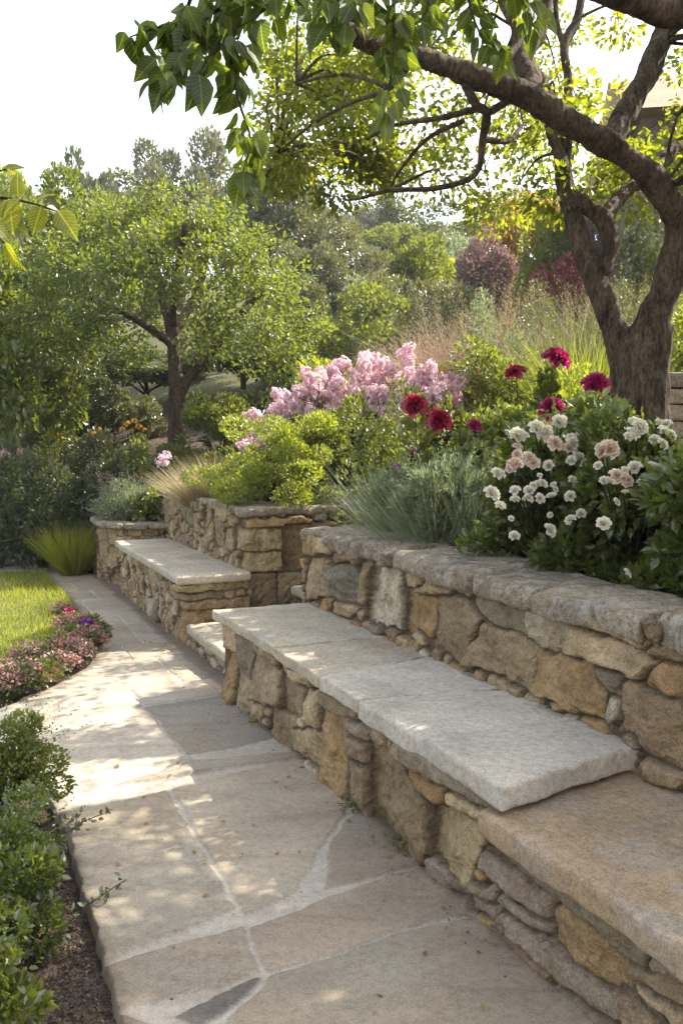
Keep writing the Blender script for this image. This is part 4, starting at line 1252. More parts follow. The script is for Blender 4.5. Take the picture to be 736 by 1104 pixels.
# ------------------------------------------------------------------ the tree overhead: its limb crosses the top of the view, broad leaves hang from it
rng = np.random.default_rng(15)
bx_ = (2.75, 3.0)
over = thing("broadleaf_tree", "tree overhead with large drooping leaves and a thick limb at the top corner", "tree", (bx_[0], bx_[1], tz(*bx_)))
lim = ([np.array((2.75, 3.0, tz(*bx_) - .2)), np.array((2.6, 3.0, 1.9)), np.array((2.1, 3.05, 2.7)), np.array((1.6, 3.1, 2.98)), at(736, 12, 3.1), at(695, 4, 3.05), at(648, -12, 2.95), at(570, -45, 2.8), at(480, -60, 2.6), at(400, -50, 2.4), at(310, -45, 2.2), at(230, -40, 2.1), at(150, -60, 2.05)],
       [.13, .11, .085, .06, .048, .042, .036, .03, .024, .018, .013, .009, .004])
part("trunk", fused_wood("trunk", [lim], .012, 12, .008, 9), M['bark'], over, world=True)
hang = [
    [(262, -45, 2.15), (256, 10, 2.1), (250, 60, 2.08), (258, 110, 2.05), (270, 150, 2.03), (262, 185, 2.0)],
    [(300, -45, 2.2), (270, -10, 2.1), (215, 20, 2.05), (170, 30, 2.0), (140, 40, 1.98)],
    [(230, -40, 2.1), (205, 0, 2.05), (195, 50, 2.0), (180, 85, 1.97)],
    [(330, -48, 2.25), (285, 10, 2.1), (240, 40, 2.05), (215, 80, 2.0)],
    [(400, -50, 2.4), (385, 0, 2.3), (372, 25, 2.25)],
    [(420, -52, 2.45), (425, 30, 2.4), (420, 90, 2.35), (414, 120, 2.3)],
    [(440, -55, 2.5), (400, -10, 2.4), (350, 5, 2.3), (352, 25, 2.25)],
    [(500, -60, 2.65), (505, 0, 2.6), (520, 40, 2.55), (545, 55, 2.5)],
    [(540, -52, 2.75), (560, -5, 2.65), (575, 30, 2.6)],
    [(470, -60, 2.6), (460, 10, 2.5), (440, 30, 2.45)],
]
tw, PP, DD, NN, SS = [], [], [], [], []
for hi_, h in enumerate(hang):
    pts = [at(*q) for q in h]
    tw.append((pts, list(np.linspace(.006, .0016, len(pts)))))
    pts = np.array(pts)
    cum = np.concatenate([[0], np.cumsum(np.linalg.norm(np.diff(pts, axis=0), axis=1))])
    n = int(cum[-1] / .0092) + 3
    for u in rng.uniform(cum[-1] * .12, cum[-1], n):
        p = np.array([np.interp(u, cum, pts[:, k]) for k in range(3)])
        off_ = rng.normal(0, 1, 3); off_[2] *= .4
        off_ = off_ / np.linalg.norm(off_) * rng.uniform(.008, .045)
        q = p + off_
        PP.append(q)
        d = off_ / np.linalg.norm(off_) * .55 + np.array((0, 0, -1.0)) + rng.normal(0, .28, 3)
        DD.append(d)
        nn_ = rng.normal(0, 1, 3); nn_[2] *= .4; nn_[1] -= .6
        NN.append(nn_)
        SS.append(rng.uniform(.034, .070))
    for k in range(2):
        PP.append(pts[-1]); DD.append(np.array((rng.normal(0, .3), rng.normal(0, .3), -1))); NN.append(rng.normal(0, 1, 3)); SS.append(.08)
part("twigs", tubes_mesh("twigs", tw, 6), M['stem'], over, world=True)
NNv = np.array(NN)
part("leaves", leaf_mesh("leaves", leaves_np(PP, DD, SS, T_BIG, rng, None, NNv), smooth=True), M['lf_big'], over, world=True)
# its crown above the view
cl = [np.array((rng.uniform(-.2, 3.6), rng.uniform(1.6, 4.0), rng.uniform(3.75, 4.6))) for _ in range(44)]
PP, DD = [], []
for c in cl:
    n = 45
    d = sphere_dirs(n, rng)
    PP.append(c + d * rng.uniform(.1, .36, (n, 1))); DD.append(d + np.array((0, 0, -.6)))
PP, DD = np.concatenate(PP), np.concatenate(DD)
part("crown", leaf_mesh("crown", leaves_np(PP, DD, rng.uniform(.07, .10, len(PP)), T_BIG, rng)), M['lf_big'], over, world=True)
src = np.array(lim[0][2:])
part("limbs", tubes_mesh("limbs", [([src[np.argmin(np.linalg.norm(src - c, axis=1))], .5 * (src[np.argmin(np.linalg.norm(src - c, axis=1))] + c) + np.array((0, 0, .1)), c], [.02, .014, .005]) for c in cl[::2]], 6), M['bark'], over, world=True)

# ------------------------------------------------------------------ sapling whose leaves reach in from the left
rng = np.random.default_rng(25)
sap = thing("sapling", "young sapling reaching in from the left edge with broad sunlit leaves", "tree", (-1.62, 2.7, -.03))
tw = [([np.array((-1.62, 2.7, -.05)), np.array((-1.58, 2.66, .9)), np.array((-1.45, 2.55, 1.7)), np.array((-1.28, 2.45, 2.0)), at(-50, 222, 2.4), at(-10, 213, 2.35), at(30, 218, 2.3), at(62, 228, 2.28)], [.022, .019, .014, .010, .007, .005, .003, .0015]),
      (list(np.array([at(-50, 222, 2.4), at(-20, 240, 2.36), at(5, 262, 2.33)])), [.005, .004, .002]),
      (list(np.array([at(-45, 215, 2.4), at(-20, 192, 2.36), at(8, 182, 2.33)])), [.005, .004, .002])]
part("stem", tubes_mesh("stem", tw, 6), M['stem'], sap, world=True)
leafs = [((62, 226), (18, 22), 46), ((45, 222), (-4, 22), 40), ((30, 216), (10, 16), 42), ((22, 214), (-14, 20), 44), ((10, 214), (6, 24), 46), ((38, 216), (12, -12), 34), ((20, 212), (4, -16), 32), ((-2, 216), (-6, 22), 44), ((5, 262), (10, 18), 44), ((0, 258), (-8, 16), 44), ((8, 182), (10, 6), 36), ((2, 184), (12, -10), 32), ((-8, 190), (4, 18), 40), ((-12, 238), (10, 10), 40), ((14, 240), (14, 10), 30), ((-5, 205), (14, 14), 40), ((50, 224), (16, 4), 30)]
PP, DD, NN, SS = [], [], [], []
for (x, y), (dx, dy), s in leafs:
    p = at(x, y, 2.3 + rng.uniform(-.06, .06)); q = at(x + dx, y + dy, 2.3)
    d = q - p; d[1] = rng.normal(0, .02)
    PP.append(p); DD.append(d); SS.append(s * 2.3 / F_PX * .72)
    NN.append(np.array((rng.normal(0, .6), -.7, .8)))
for _ in range(46):
    st_ = np.array(tw[0][0][1:5]); u_ = rng.uniform(.6, 3)
    c = np.array([np.interp(u_, np.arange(4), st_[:, k]) for k in range(3)]) + rng.normal(0, .03, 3)
    if at(0, 200, c[1])[0] < c[0] + .1:
        continue
    PP.append(c); DD.append(rng.normal(0, .6, 3) + np.array((0, 0, -.6))); SS.append(rng.uniform(.06, .1)); NN.append(rng.normal(0, 1, 3))
part("leaves", leaf_mesh("leaves", leaves_np(PP, DD, SS, T_BIG, rng, rng.uniform(.4, 1, len(PP)), np.array(NN)), smooth=True), M['lf_sap'], sap, world=True)

# ------------------------------------------------------------------ the tree beyond the far bench
rng = np.random.default_rng(35)
YM = 11.0
tb = foot(190, YM)
mid = thing("orchard_tree", "spreading green tree with forked brown trunk behind the far bench", "tree", tb)
specs = [([np.array((tb[0], YM, tb[2] - .2)), at(190, 490, YM), at(191, 440, YM), at(190, 405, YM)], [.18, .115, .105, .10]),
         limb([(191, 420, YM, 8), (188, 380, YM, 7), (185, 345, YM + .1, 7.5), (170, 300, YM + .3, 6), (160, 250, YM + .3, 4)]),
         limb([(193, 425, YM, 6.5), (208, 402, YM - .1, 6), (228, 380, YM - .2, 5), (255, 345, YM - .2, 5), (285, 310, YM - .2, 3.5)]),
         limb([(186, 360, YM, 5), (215, 310, YM + .5, 4.5), (225, 250, YM + .6, 3)]),
         limb([(184, 370, YM, 5), (140, 340, YM - .5, 4), (95, 320, YM - .7, 3)]),
         limb([(186, 350, YM, 5), (190, 300, YM - .6, 4), (200, 240, YM - .9, 3)])]
part("trunk", fused_wood("trunk", specs, .025, 10, .015, 5), M['bark_far'], mid, world=True)
cl = []
for _ in range(230):
    d = sphere_dirs(1, rng, -.55)[0] * rng.uniform(.45, 1) ** .5
    c = at(182, 330, YM) + d * np.array((1.95, 1.6, 1.30))
    c[2] -= .45 * d[0] * d[0]
    if abs(d[0] - .0) < .25 and d[2] < -.15: continue
    cl.append(c)
PP, DD, TT = [], [], []
for c in cl:
    n = rng.integers(90, 210); r = rng.uniform(.14, .32)
    d = sphere_dirs(n, rng)
    PP.append(c + d * (rng.random(n) ** .4)[:, None] * r * np.array((1.2, 1.2, .75))); DD.append(d + rng.normal(0, .5, d.shape) + np.array((0, 0, -.1))); TT.append(np.clip(rng.normal(.5, .25, n) + rng.normal(0, .2), 0, 1))
PP, DD, TT = np.concatenate(PP), np.concatenate(DD), np.concatenate(TT)
part("crown", leaf_mesh("crown", leaves_np(PP, DD, .064 * rng.uniform(.6, 1.25, len(PP)), T_DIAM, rng, TT)), M['lf_mid'], mid, world=True)

# ------------------------------------------------------------------ trees and bushes of the hillside
def kind_tree(seed, n, leaf, lumps, lr, zmin=-.35):
    """crown of unit half axes, foot of the trunk at the origin, top at z = 1"""
    rng = np.random.default_rng(seed)
    P, D, w = lumpy(n, (.5, .5, .42), rng, lumps, lr, zmin, .35)
    P[:, 2] += .56
    D = D + rng.normal(0, .6, D.shape) + np.array((0, 0, .15))
    crown = leaf_mesh("crown", leaves_np(P, D, leaf * rng.uniform(.6, 1.3, n), T_DIAM, rng, np.clip(.15 + .5 * rng.random(n) + .4 * w, 0, 1)))
    sp = [([np.array((0, 0, -.06)), np.array((.01, 0, .2)), np.array((0, .01, .5))], [.035, .026, .015])]
    for k in range(5):
        a = k * 1.3
        sp.append(([np.array((.005, 0, .22 + .03 * k)), np.array((math.cos(a) * .16, math.sin(a) * .16, .45)), np.array((math.cos(a) * .32, math.sin(a) * .32, .62))], [.017, .011, .004]))
    trunk = tubes_mesh("trunk", sp, 7, .1)
    return crown, trunk
KINDS = {
    'olive': ([kind_tree(101, 15000, .030, 26, .26), kind_tree(102, 15000, .030, 22, .28)], 'lf_olive'),
    'green': ([kind_tree(103, 15000, .032, 24, .27), kind_tree(104, 15000, .032, 28, .25)], 'lf_mid'),
    'dark': ([kind_tree(105, 15000, .030, 26, .27), kind_tree(106, 15000, .030, 22, .27)], 'lf_dark'),
    'airy': ([kind_tree(107, 4200, .042, 16, .22)], 'lf_dark'),
    'gold': ([kind_tree(108, 14000, .032, 22, .27)], 'lf_lime'),
}
KM = {}
cnt = {}
def far_tree(kind, label, px, Y, py, wpx, rz=0.0, cat="tree", name=None, mat=None):
    f, r, h = fit(px, Y, py, wpx)
    ms, dm = KINDS[kind]
    i = cnt.get(kind, 0) % len(ms); cnt[kind] = cnt.get(kind, 0) + 1
    t = thing(name or {'olive': 'olive_tree', 'green': 'leafy_tree', 'dark': 'evergreen_tree', 'airy': 'oak_tree', 'gold': 'golden_tree'}[kind], label, cat, f, rz, "trees on the hillside")
    key = (kind, i, mat or dm)
    if key not in KM:
        c, tr = ms[i]
        if len(c.materials): c = c.copy(); c.materials.clear()
        KM[key] = (c, tr)
    c, tr = KM[key]
    part("crown", c, M[mat or dm], t, scale=(2 * r, 2 * r, h))
    part("trunk", tr, M['bark_far'], t, scale=(r * 1.2 + h * .4, r * 1.2 + h * .4, h))

far_tree('green', "bright green tree at the left edge, cut by the picture's side", -45, 10.6, 225, 230, .4)
far_tree('gold', "yellow green tree on the skyline, far left", 22, 30, 146, 125, 1.0)
far_tree('airy', "thin dark oak standing against the sky between two round trees", 96, 27, 146, 95, .3)
far_tree('olive', "round grey green olive tree topping the skyline behind the forked tree", 196, 25, 142, 130, .0)
far_tree('olive', "broad olive tree right of the forked tree's crown", 300, 19, 178, 170, 2.0)
far_tree('green', "mid green tree behind the left half of the forked tree", 92, 17, 188, 190, 2.2)
far_tree('olive', "pale olive tree beside the gap of sky", 362, 24, 232, 100, 4.0)
far_tree('dark', "tall dark evergreen right beside the gap of sky", 418, 33, 212, 70, .6)
far_tree('dark', "wide dark evergreen under the leafy branches, upper middle", 470, 34, 220, 150, 2.6)
far_tree('dark', "dark evergreen behind the rust coloured bush", 555, 31, 212, 140, 1.6)
far_tree('dark', "dark evergreen seen through the fork of the old tree", 640, 28, 180, 150, 5.0)
far_tree('dark', "shadowy evergreen low behind the left foot of the forked tree", 66, 14.0, 335, 180, 3.0)
far_tree('dark', "shadowy evergreen low behind the right side of the forked tree", 262, 14.5, 345, 150, .9)
far_tree('dark', "shadowy evergreen directly behind the forked brown trunk", 160, 14.8, 380, 150, 1.9)
far_tree('olive', "small olive tree above the dark hedge, left of the hillside bushes", 330, 16.5, 262, 110, 5.0)
for k, (px, Y, py, w) in enumerate([(-60, 36, 150, 200), (140, 42, 190, 200), (250, 40, 190, 200), (335, 46, 228, 160), (385, 60, 226, 120), (760, 34, 150, 240)]):
    far_tree(('dark', 'olive', 'dark', 'dark', 'olive', 'dark')[k], ("dark tree crowded behind the yellow green one, far left", "distant grey green tree filling in behind the thin oak", "distant dark tree between the round olive and the broad olive", "distant dark tree in the valley left of the gap of sky", "farthest pale tree at the bottom of the gap of sky", "dark tree behind the stone house")[k], px, Y, py, w, k * 1.1)

G1 = "bushes on the hillside"
far_tree('olive', "pale scrub tree low on the sunlit slope, above the dark hedge bush", 372, 26, 258, 90, 3.3)
far_tree('olive', "pale scrub tree on the sunlit slope left of the purple brown bush", 478, 27, 248, 90, 1.3)
far_tree('green', "small green tree on the slope between two pale scrub trees", 425, 30, 236, 80, 2.3)
def bush(label, px, Y, py, w, n, size, mat, seed, cat="bush", name="bush", dep=1.0, **kw):
    fshrub(name, label, cat, px, Y, py, w, n, size, mat, seed, G1, dep=dep, **kw)
bush("fine leaved olive bush among the tall grasses, left of the old tree", 575, 9.0, 330, 80, 6500, .035, 'lf_olive', 227)
bush("fine leaved olive bush seen through the fork of the old tree", 672, 8.6, 322, 70, 6000, .035, 'lf_olive', 228)
bush("low sage bush between the plumes and the seed grass", 528, 8.4, 352, 70, 6000, .032, 'lf_sage', 229)
bush("pale green scrub bush on the slope above the dark hedge", 352, 16, 300, 100, 6000, .08, 'lf_sage', 241)
bush("pale olive scrub bush on the slope behind the plumes", 462, 15, 308, 110, 6500, .07, 'lf_olive', 242)
bush("grey scrub bush on the slope left of the purple brown one", 500, 24, 272, 80, 5000, .10, 'lf_sage', 243)
bush("dark green rounded hedge bush below the grassy slope, middle of the hill", 392, 13.0, 336, 130, 9000, .075, 'lf_green', 201)
bush("dark hedge bush left of the middle one, behind the pink flowers", 318, 13.4, 352, 110, 8000, .075, 'lf_dark', 202)
bush("sunlit olive green bush on the pale slope, centre", 440, 19, 266, 92, 7000, .09, 'lf_mid', 203)
bush("bright yellow green bush right of the olive green one", 484, 20, 290, 48, 4000, .10, 'lf_lime', 204)
bush("pale straw green bush in front of the dark evergreens", 385, 23, 283, 110, 6000, .11, 'lf_olive', 205)
bush("low straw green bush under the olive green one", 410, 17, 318, 130, 6500, .08, 'lf_olive', 206)
bush("purple brown smoke bush in the upper middle", 520, 17, 262, 80, 7000, .085, 'lf_smoke', 207)
bush("rust orange topped bush behind the purple brown one", 552, 19, 237, 90, 6000, .10, 'lf_rust', 208)
bush("fresh green bush right of the purple brown one", 588, 16, 248, 80, 6000, .085, 'lf_green', 209)
bush("wine red bush beside the left limb of the old tree", 604, 13, 286, 54, 5000, .06, 'lf_red', 210)
bush("blue green bush in the fork of the old tree, below the house", 684, 10.5, 262, 85, 7000, .07, 'lf_dark', 211)
bush("mauve leaved bush above the wine red one", 628, 16, 235, 80, 5000, .085, 'lf_smoke', 212)
bush("broad green bush beyond the right edge, behind the pillar", 800, 7.0, 400, 120, 4500, .05, 'lf_green', 244)
bush("olive bush beyond the right edge, below the house", 850, 9.0, 330, 160, 4500, .06, 'lf_olive', 245)
bush("grey green bush beyond the right edge, above the dark roses", 850, 4.6, 430, 130, 4500, .045, 'lf_sage', 246)
bush("sunlit leafy bush at the right edge, behind the trunk", 735, 7.6, 330, 70, 3600, .055, 'lf_lime', 213)
bush("grey green rounded bush at the left edge, under the trees", 18, 12.6, 432, 110, 6000, .06, 'lf_sage', 214)
bush("dark sage bush left of the forked trunk", 92, 12.3, 414, 92, 6000, .06, 'lf_dark', 215)
bush("olive bush between the dark sage one and the forked trunk", 146, 12.4, 432, 70, 4500, .06, 'lf_olive', 216)
bush("green bush right of the forked trunk, by the pale grasses", 236, 10.2, 440, 80, 5500, .05, 'lf_green', 217)
bush("dark bush between the forked tree and the pink flowers", 288, 10.8, 425, 80, 5000, .055, 'lf_dark', 218)
bush("straw green bush at the top of the flower slope, middle", 350, 10.5, 400, 80, 5000, .055, 'lf_lime', 219)
bush("fresh green bush below the dusky plumes", 545, 7.8, 388, 130, 6000, .045, 'lf_green', 220)
bush("yellow green bush behind the upper peonies", 625, 7.0, 395, 110, 5200, .042, 'lf_lime', 221)
bush("deep green leafy clump behind the white roses", 560, 5.9, 436, 130, 6000, .042, 'lf_green', 222)
bush("deep green leafy clump in front of the old trunk", 655, 4.9, 492, 110, 4200, .04, 'lf_rose', 223)
bush("green filler clump between the peonies and the pink flowers", 415, 6.6, 442, 100, 5600, .04, 'lf_green', 224)
bush("light green clump below the wine red bush", 478, 8.8, 402, 90, 5000, .042, 'lf_lime', 225)
bush("green clump left of the crimson peonies, above the grey tuft", 505, 6.1, 462, 90, 4000, .04, 'lf_green', 226)

# the hedge bed left of the path's end
G2 = "plants in the bed beyond the lawn"
def bed(label, px, Y, py, w, n, size, mat, seed, dep=.8, **kw):
    fshrub("bush", label, "bush", px, Y, py, w, n, size, mat, seed, G2, dep=dep, **kw)
bed("dark grey green hedge bush at the left edge beyond the lawn", -8, 9.95, 512, 92, 7500, .05, 'lf_dark', 231)
bed("dark grey green hedge bush beyond the middle of the lawn", 42, 9.95, 506, 92, 8000, .05, 'lf_dark', 232)
bed("dark grey green hedge bush behind the green grass tuft", 94, 10.0, 512, 84, 7500, .05, 'lf_dark', 233)
bed("pale sage bush above the dark hedge, at the left edge", 8, 11.2, 500, 80, 4500, .05, 'lf_sage', 234)
bed("straw green bush with red tips above the dark hedge", 62, 11.3, 478, 90, 5200, .05, 'lf_lime', 235)
bed("green bush below the orange yellow flowers", 118, 11.0, 466, 80, 5200, .05, 'lf_olive', 236)
bed("olive green bush just left of the forked trunk's foot", 150, 10.2, 476, 70, 4500, .045, 'lf_green', 237)
bed("grey green bush above the low planter", 122, 10.0, 500, 76, 4800, .045, 'lf_olive', 238)
bed("fresh green bush in front of the forked trunk's foot", 196, 9.9, 486, 80, 4800, .045, 'lf_green', 239)
# ------------------------------------------------------------------ grasses
def grass(label, px, Y, py, wpx, n, mat, seed, bend=.5, width=.006, spread=.6, heads=0, head_mat=None, name="ornamental_grass", cat="grass", group="ornamental grasses", head_size=.02, sink=.02, loc=None, wild=False):
    rng = np.random.default_rng(seed)
    f, r, h = fit(px, Y, py, wpx)
    if loc is not None:
        f = loc
        h = float(at(px, py, Y)[2]) - f[2]
    t = thing(name, label, cat, f, 0, group)
    V, L, S, C = (wild_tuft_np(n, r * .75, h * 1.1, width, h * bend * .6, rng) if wild else tuft_np(n, r * .7, h * 1.12, width, h * bend * .6, rng, spread))
    part("blades", mesh_np("blades", V, L, S, C, smooth=False), M[mat], t)
    if heads:
        a = rng.uniform(0, 2 * math.pi, heads); q = r * .8 * np.sqrt(rng.random(heads))
        P0 = np.stack([q * np.cos(a), q * np.sin(a), np.zeros(heads)], 1)
        D = unit(np.stack([np.cos(a) * q / r * .5, np.sin(a) * q / r * .5, np.ones(heads)], 1) + rng.normal(0, .1, (heads, 3)))
        ln = h * rng.uniform(.7, 1.08, heads)
        K = 26
        u = rng.uniform(.62, 1, (heads, K))
        P = P0[:, None] + D[:, None] * (ln[:, None] * u)[..., None] + rng.normal(0, .010, (heads, K, 3))
        DD = D[:, None] + rng.normal(0, .45, P.shape)
        st = blades_np(P0, D, ln, .004, .02, rng, 3)
        hd = leaves_np(P.reshape(-1, 3), DD.reshape(-1, 3), head_size, T_NARROW, rng)
        V, L, S, C = join_np([st, hd])
        part("seed_heads", mesh_np("seed_heads", V, L, S, C, smooth=False), M[head_mat or mat], t)
    return t

def lavender(label, px, Y, py, wpx, n, seed):
    rng = np.random.default_rng(seed)
    f, r, h = fit(px, Y, py, wpx)
    t = thing("lavender", label, "plant", f, 0, "grey green tufts on the near wall")
    part("foliage", shrub_mesh(n, (r, r * .75, h * .82), .05, rng, T_NARROW, 34, .24, -.85, .9, .45, .4, shoots=90, shoot_len=.17), M['lf_sage'], t)
    V, L, S, C = wild_tuft_np(n // 7, r * .7, h * 1.12, .0030, h * .25, rng, 14)
    part("stalks", mesh_np("stalks", V, L, S, C, smooth=False), M['lf_sage'], t)
lavender("grey green lavender mound spilling over the near coping beside the white roses", 486, 4.75, 488, 136, 13000, 301)
lavender("smaller grey green lavender mound at the far end of the near coping", 430, 5.45, 508, 80, 6000, 302)
grass("pale arching grass tuft at the left end of the far wall", 228, 8.1, 492, 70, 1500, 'lf_straw', 303, bend=.8, width=.006, spread=1.0)
grass("second pale grass tuft left of the yellow green shrub on the far wall", 250, 7.9, 486, 56, 1100, 'lf_straw', 304, bend=.6, width=.006, spread=.8)
grass("dusky pink plume grass below the hillside, left clump", 462, 9.2, 366, 66, 700, 'lf_plume', 305, bend=.5, width=.006, heads=330, head_size=.028)
grass("dusky pink plume grass, taller clump above the crimson peony", 510, 8.8, 350, 80, 800, 'lf_plume', 306, bend=.5, width=.006, heads=380, head_size=.028)
grass("tall pale seed grass left of the old tree's limb", 560, 9.4, 310, 76, 1000, 'lf_olive', 307, bend=.5, width=.007, heads=120, head_mat='lf_straw', head_size=.024)
grass("tall pale seed grass on the skyline of plumes, upper middle", 505, 10.6, 305, 80, 900, 'lf_olive', 308, bend=.5, width=.007, heads=150, head_mat='lf_straw', head_size=.026)
grass("tall grey green grass close to the old tree's left limb", 612, 8.8, 315, 74, 1100, 'lf_sage', 309, bend=.5, width=.007, heads=100, head_mat='lf_straw', head_size=.024)
grass("sunlit yellow green grass beside the old trunk", 628, 7.8, 355, 80, 1700, 'lf_lime', 310, bend=.5, width=.007)
grass("pale seed grass seen through the fork of the old tree", 676, 9.0, 290, 62, 1500, 'lf_olive', 311, bend=.4, width=.007, heads=80, head_mat='lf_straw', head_size=.026)
grass("pale seed grass right of the old trunk", 725, 9.2, 305, 60, 1500, 'lf_olive', 312, bend=.4, width=.007, heads=60, head_mat='lf_straw', head_size=.026)
grass("tuft of pale grass between the pink flowers and the plumes", 430, 9.6, 372, 60, 1200, 'lf_lime', 313, bend=.5, width=.007, heads=40, head_mat='lf_straw')
grass("dark green fountain grass at the end of the path", 84, 9.3, 568, 30, 2400, 'lf_grass', 315, bend=.4, width=.006, spread=.6, loc=W(-4.85, -.16, -.02))

# ------------------------------------------------------------------ yellow green shrubs on the far wall
shr = "yellow green shrubs above the far wall"
fshrub("leafy_shrub", "bright yellow green shrub over the far wall, left and sunnier one", "shrub", 296, 7.15, 462, 180, 16000, .028, 'lf_lime', 321, shr, tmpl=T_OVAL, lumps=44, lr=.2, shoots=40, shoot_len=.14)
fshrub("leafy_shrub", "deeper green shrub over the far wall's corner, beside the purple flowers", "shrub", 372, 7.55, 444, 130, 12000, .030, 'lf_green', 322, shr, tmpl=T_OVAL, lumps=40, lr=.2, shoots=40, shoot_len=.14)
fshrub("leafy_shrub", "low dark green shrub on the return of the far wall", "shrub", 402, 7.2, 492, 96, 6500, .030, 'lf_rose', 323, shr, tmpl=T_OVAL, lumps=18, lr=.3, shoots=14, shoot_len=.08)

# ------------------------------------------------------------------ pink panicle flowers
def panicle_mesh(seed, n=85, r=.07, h=.16):
    rng = np.random.default_rng(seed)
    d = sphere_dirs(n, rng, -.4)
    u = rng.random(n) ** .4
    P = d * u[:, None] * np.array((r, r, h / 2)); P[:, 2] += h * .45
    out = []
    nr = unit(d + rng.normal(0, .3, d.shape) + np.array((0, 0, .3)))
    a = unit(np.cross(nr, rng.normal(0, 1, d.shape)))
    b = np.cross(nr, a)
    tn = np.clip(rng.normal(.55, .28, n), 0, 1)
    for k in range(5):
        t = 2 * math.pi * k / 5
        out.append(leaves_np(P, a * math.cos(t) + b * math.sin(t) + nr * .35, .019 * rng.uniform(.7, 1.3, n), _PET, rng, tn, nr))
    return leaf_mesh("panicle", *out)
_PET = _t([(0, 0, 0), (-.42, .6, .06), (0, 1, 0), (.42, .6, .06)], [(0, 3, 2, 1)])
PAN = [panicle_mesh(400 + i) for i in range(4)]
def pink_plant(label, px, Y, py, wpx, n, seed, mat='fl_pink'):
    rng = np.random.default_rng(seed)
    f, r, h = fit(px, Y, py, wpx)
    t = thing("flowering_shrub", label, "flowers", f, rng.uniform(0, 6), "pink flowering shrubs")
    part("foliage", shrub_mesh(3600, (r * .95, r * .8, h * .80), .045, rng, T_NARROW, 14, .36), M['lf_green'], t)
    part("stems", stems_mesh((r, r, h), rng, 8), M['stem'], t)
    for i in range(n):
        d = sphere_dirs(1, rng, -.1)[0]
        p = d * np.array((r, r * .8, h * .46)) * rng.uniform(.75, 1.22) + np.array((0, 0, h * .47))
        part("flower_panicle", PAN[rng.integers(4)], M[mat], t, loc=p, rot=(rng.normal(0, .4), rng.normal(0, .4), rng.uniform(0, 6)), scale=tuple(rng.uniform(.5, 1.05) * np.array((1, 1, rng.uniform(1.1, 1.7)))))
pink_plant("pink flowering shrub with loose panicles, left of the large one", 322, 8.2, 418, 84, 56, 331)
pink_plant("largest pale pink flowering shrub above the far wall", 375, 8.3, 396, 104, 90, 332)
pink_plant("pink flowering shrub topped by the highest panicles, right of the largest", 418, 8.1, 388, 84, 74, 333)
pink_plant("low pink flowering shrub beside the crimson peonies", 460, 7.7, 408, 76, 50, 334)
pink_plant("small pink flowering shrub at the foot of the dusky plumes", 503, 8.3, 378, 42, 16, 335)
pink_plant("small pale pink flowering plant at the left end of the pink row", 272, 8.6, 448, 30, 10, 336)
pink_plant("pale pink flowering plant above the dark hedge at the left edge", 24, 11.4, 484, 56, 26, 337)
pink_plant("tiny pink flowering plant near the forked trunk", 176, 9.7, 492, 24, 6, 338)

# white spikes above the pink shrubs, single white flowers
# ------------------------------------------------------------------ peonies
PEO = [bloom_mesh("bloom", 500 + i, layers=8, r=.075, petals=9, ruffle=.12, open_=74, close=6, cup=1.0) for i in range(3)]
def stalk_plant(name, label, cat, flowers, foot_px, Y, mat, fol_mat, seed, group=None, blooms=PEO, fol=(1600, .07), bloom_name="bloom", tint=None, fol_h=.75, fr=None):
    """a leafy plant with flowers on stalks; flowers = (x, y, radius in px)"""
    rng = np.random.default_rng(seed)
    f = foot(foot_px, Y)
    t = thing(name, label, cat, f, 0, group)
    ps = [at(x, y, Y - .05 + rng.uniform(-.12, .12)) - np.array(f) for x, y, r in flowers]
    h = max(p[2] for p in ps)
    rr = fr or max(.14, max(math.hypot(p[0], p[1]) for p in ps) * .8)
    part("foliage", shrub_mesh(fol[0], (rr, rr * .8, h * fol_h), fol[1], rng, T_OVAL, 12, .42), M[fol_mat], t)
    sp = []
    for p in ps:
        b = np.array((rng.normal(0, .04), rng.normal(0, .04), -.03))
        sp.append(([b, b * .5 + p * .5 + rng.normal(0, .015, 3), p], [.005, .004, .0035]))
    part("stalks", tubes_mesh("stalks", sp, 5), M['stem'], t)
    for p, (x, y, r) in zip(ps, flowers):
        k = rng.integers(len(blooms))
        sc = r * Y / F_PX / .066
        o = part(bloom_name, blooms[k], None if len(blooms[k].materials) else M[mat], t, loc=p - np.array((0, 0, .03 * sc)), rot=aim((rng.normal(0, .35), -.75 + rng.normal(0, .25), .8)), scale=(float(sc), float(sc), float(sc) * 1.35))
        if len(blooms[k].materials) and blooms[k].materials[0] != M[mat]:
            o.data = blooms[k].copy(); o.data.materials.clear(); o.data.materials.append(M[mat])
    return t
gp = "peonies on the slope"
stalk_plant("peony", "peony with two crimson blooms beside the pink flowers", "flowers", [(447, 434, 13), (472, 450, 13.5)], 462, 5.7, 'fl_crimson', 'lf_green', 341, gp)
stalk_plant("peony", "peony with one small magenta bud above the grey tuft", "flowers", [(511, 457, 7.5)], 512, 5.6, 'fl_magenta', 'lf_green', 342, gp)
stalk_plant("peony", "peony with a single round crimson bloom, left of the highest one", "flowers", [(556, 400, 10.5)], 553, 5.8, 'fl_crimson', 'lf_green', 343, gp)
stalk_plant("peony", "peony with the highest magenta bloom of all", "flowers", [(597, 384, 14.5)], 594, 5.8, 'fl_magenta', 'lf_green', 344, gp)
stalk_plant("peony", "peony with a magenta bloom just above the white roses", "flowers", [(595, 437, 13)], 590, 5.3, 'fl_magenta', 'lf_green', 345, gp)
stalk_plant("peony", "peony with a purple pink bloom touching the old trunk", "flowers", [(641, 411, 14)], 634, 5.0, 'fl_magenta', 'lf_green', 346, gp, fr=.12)
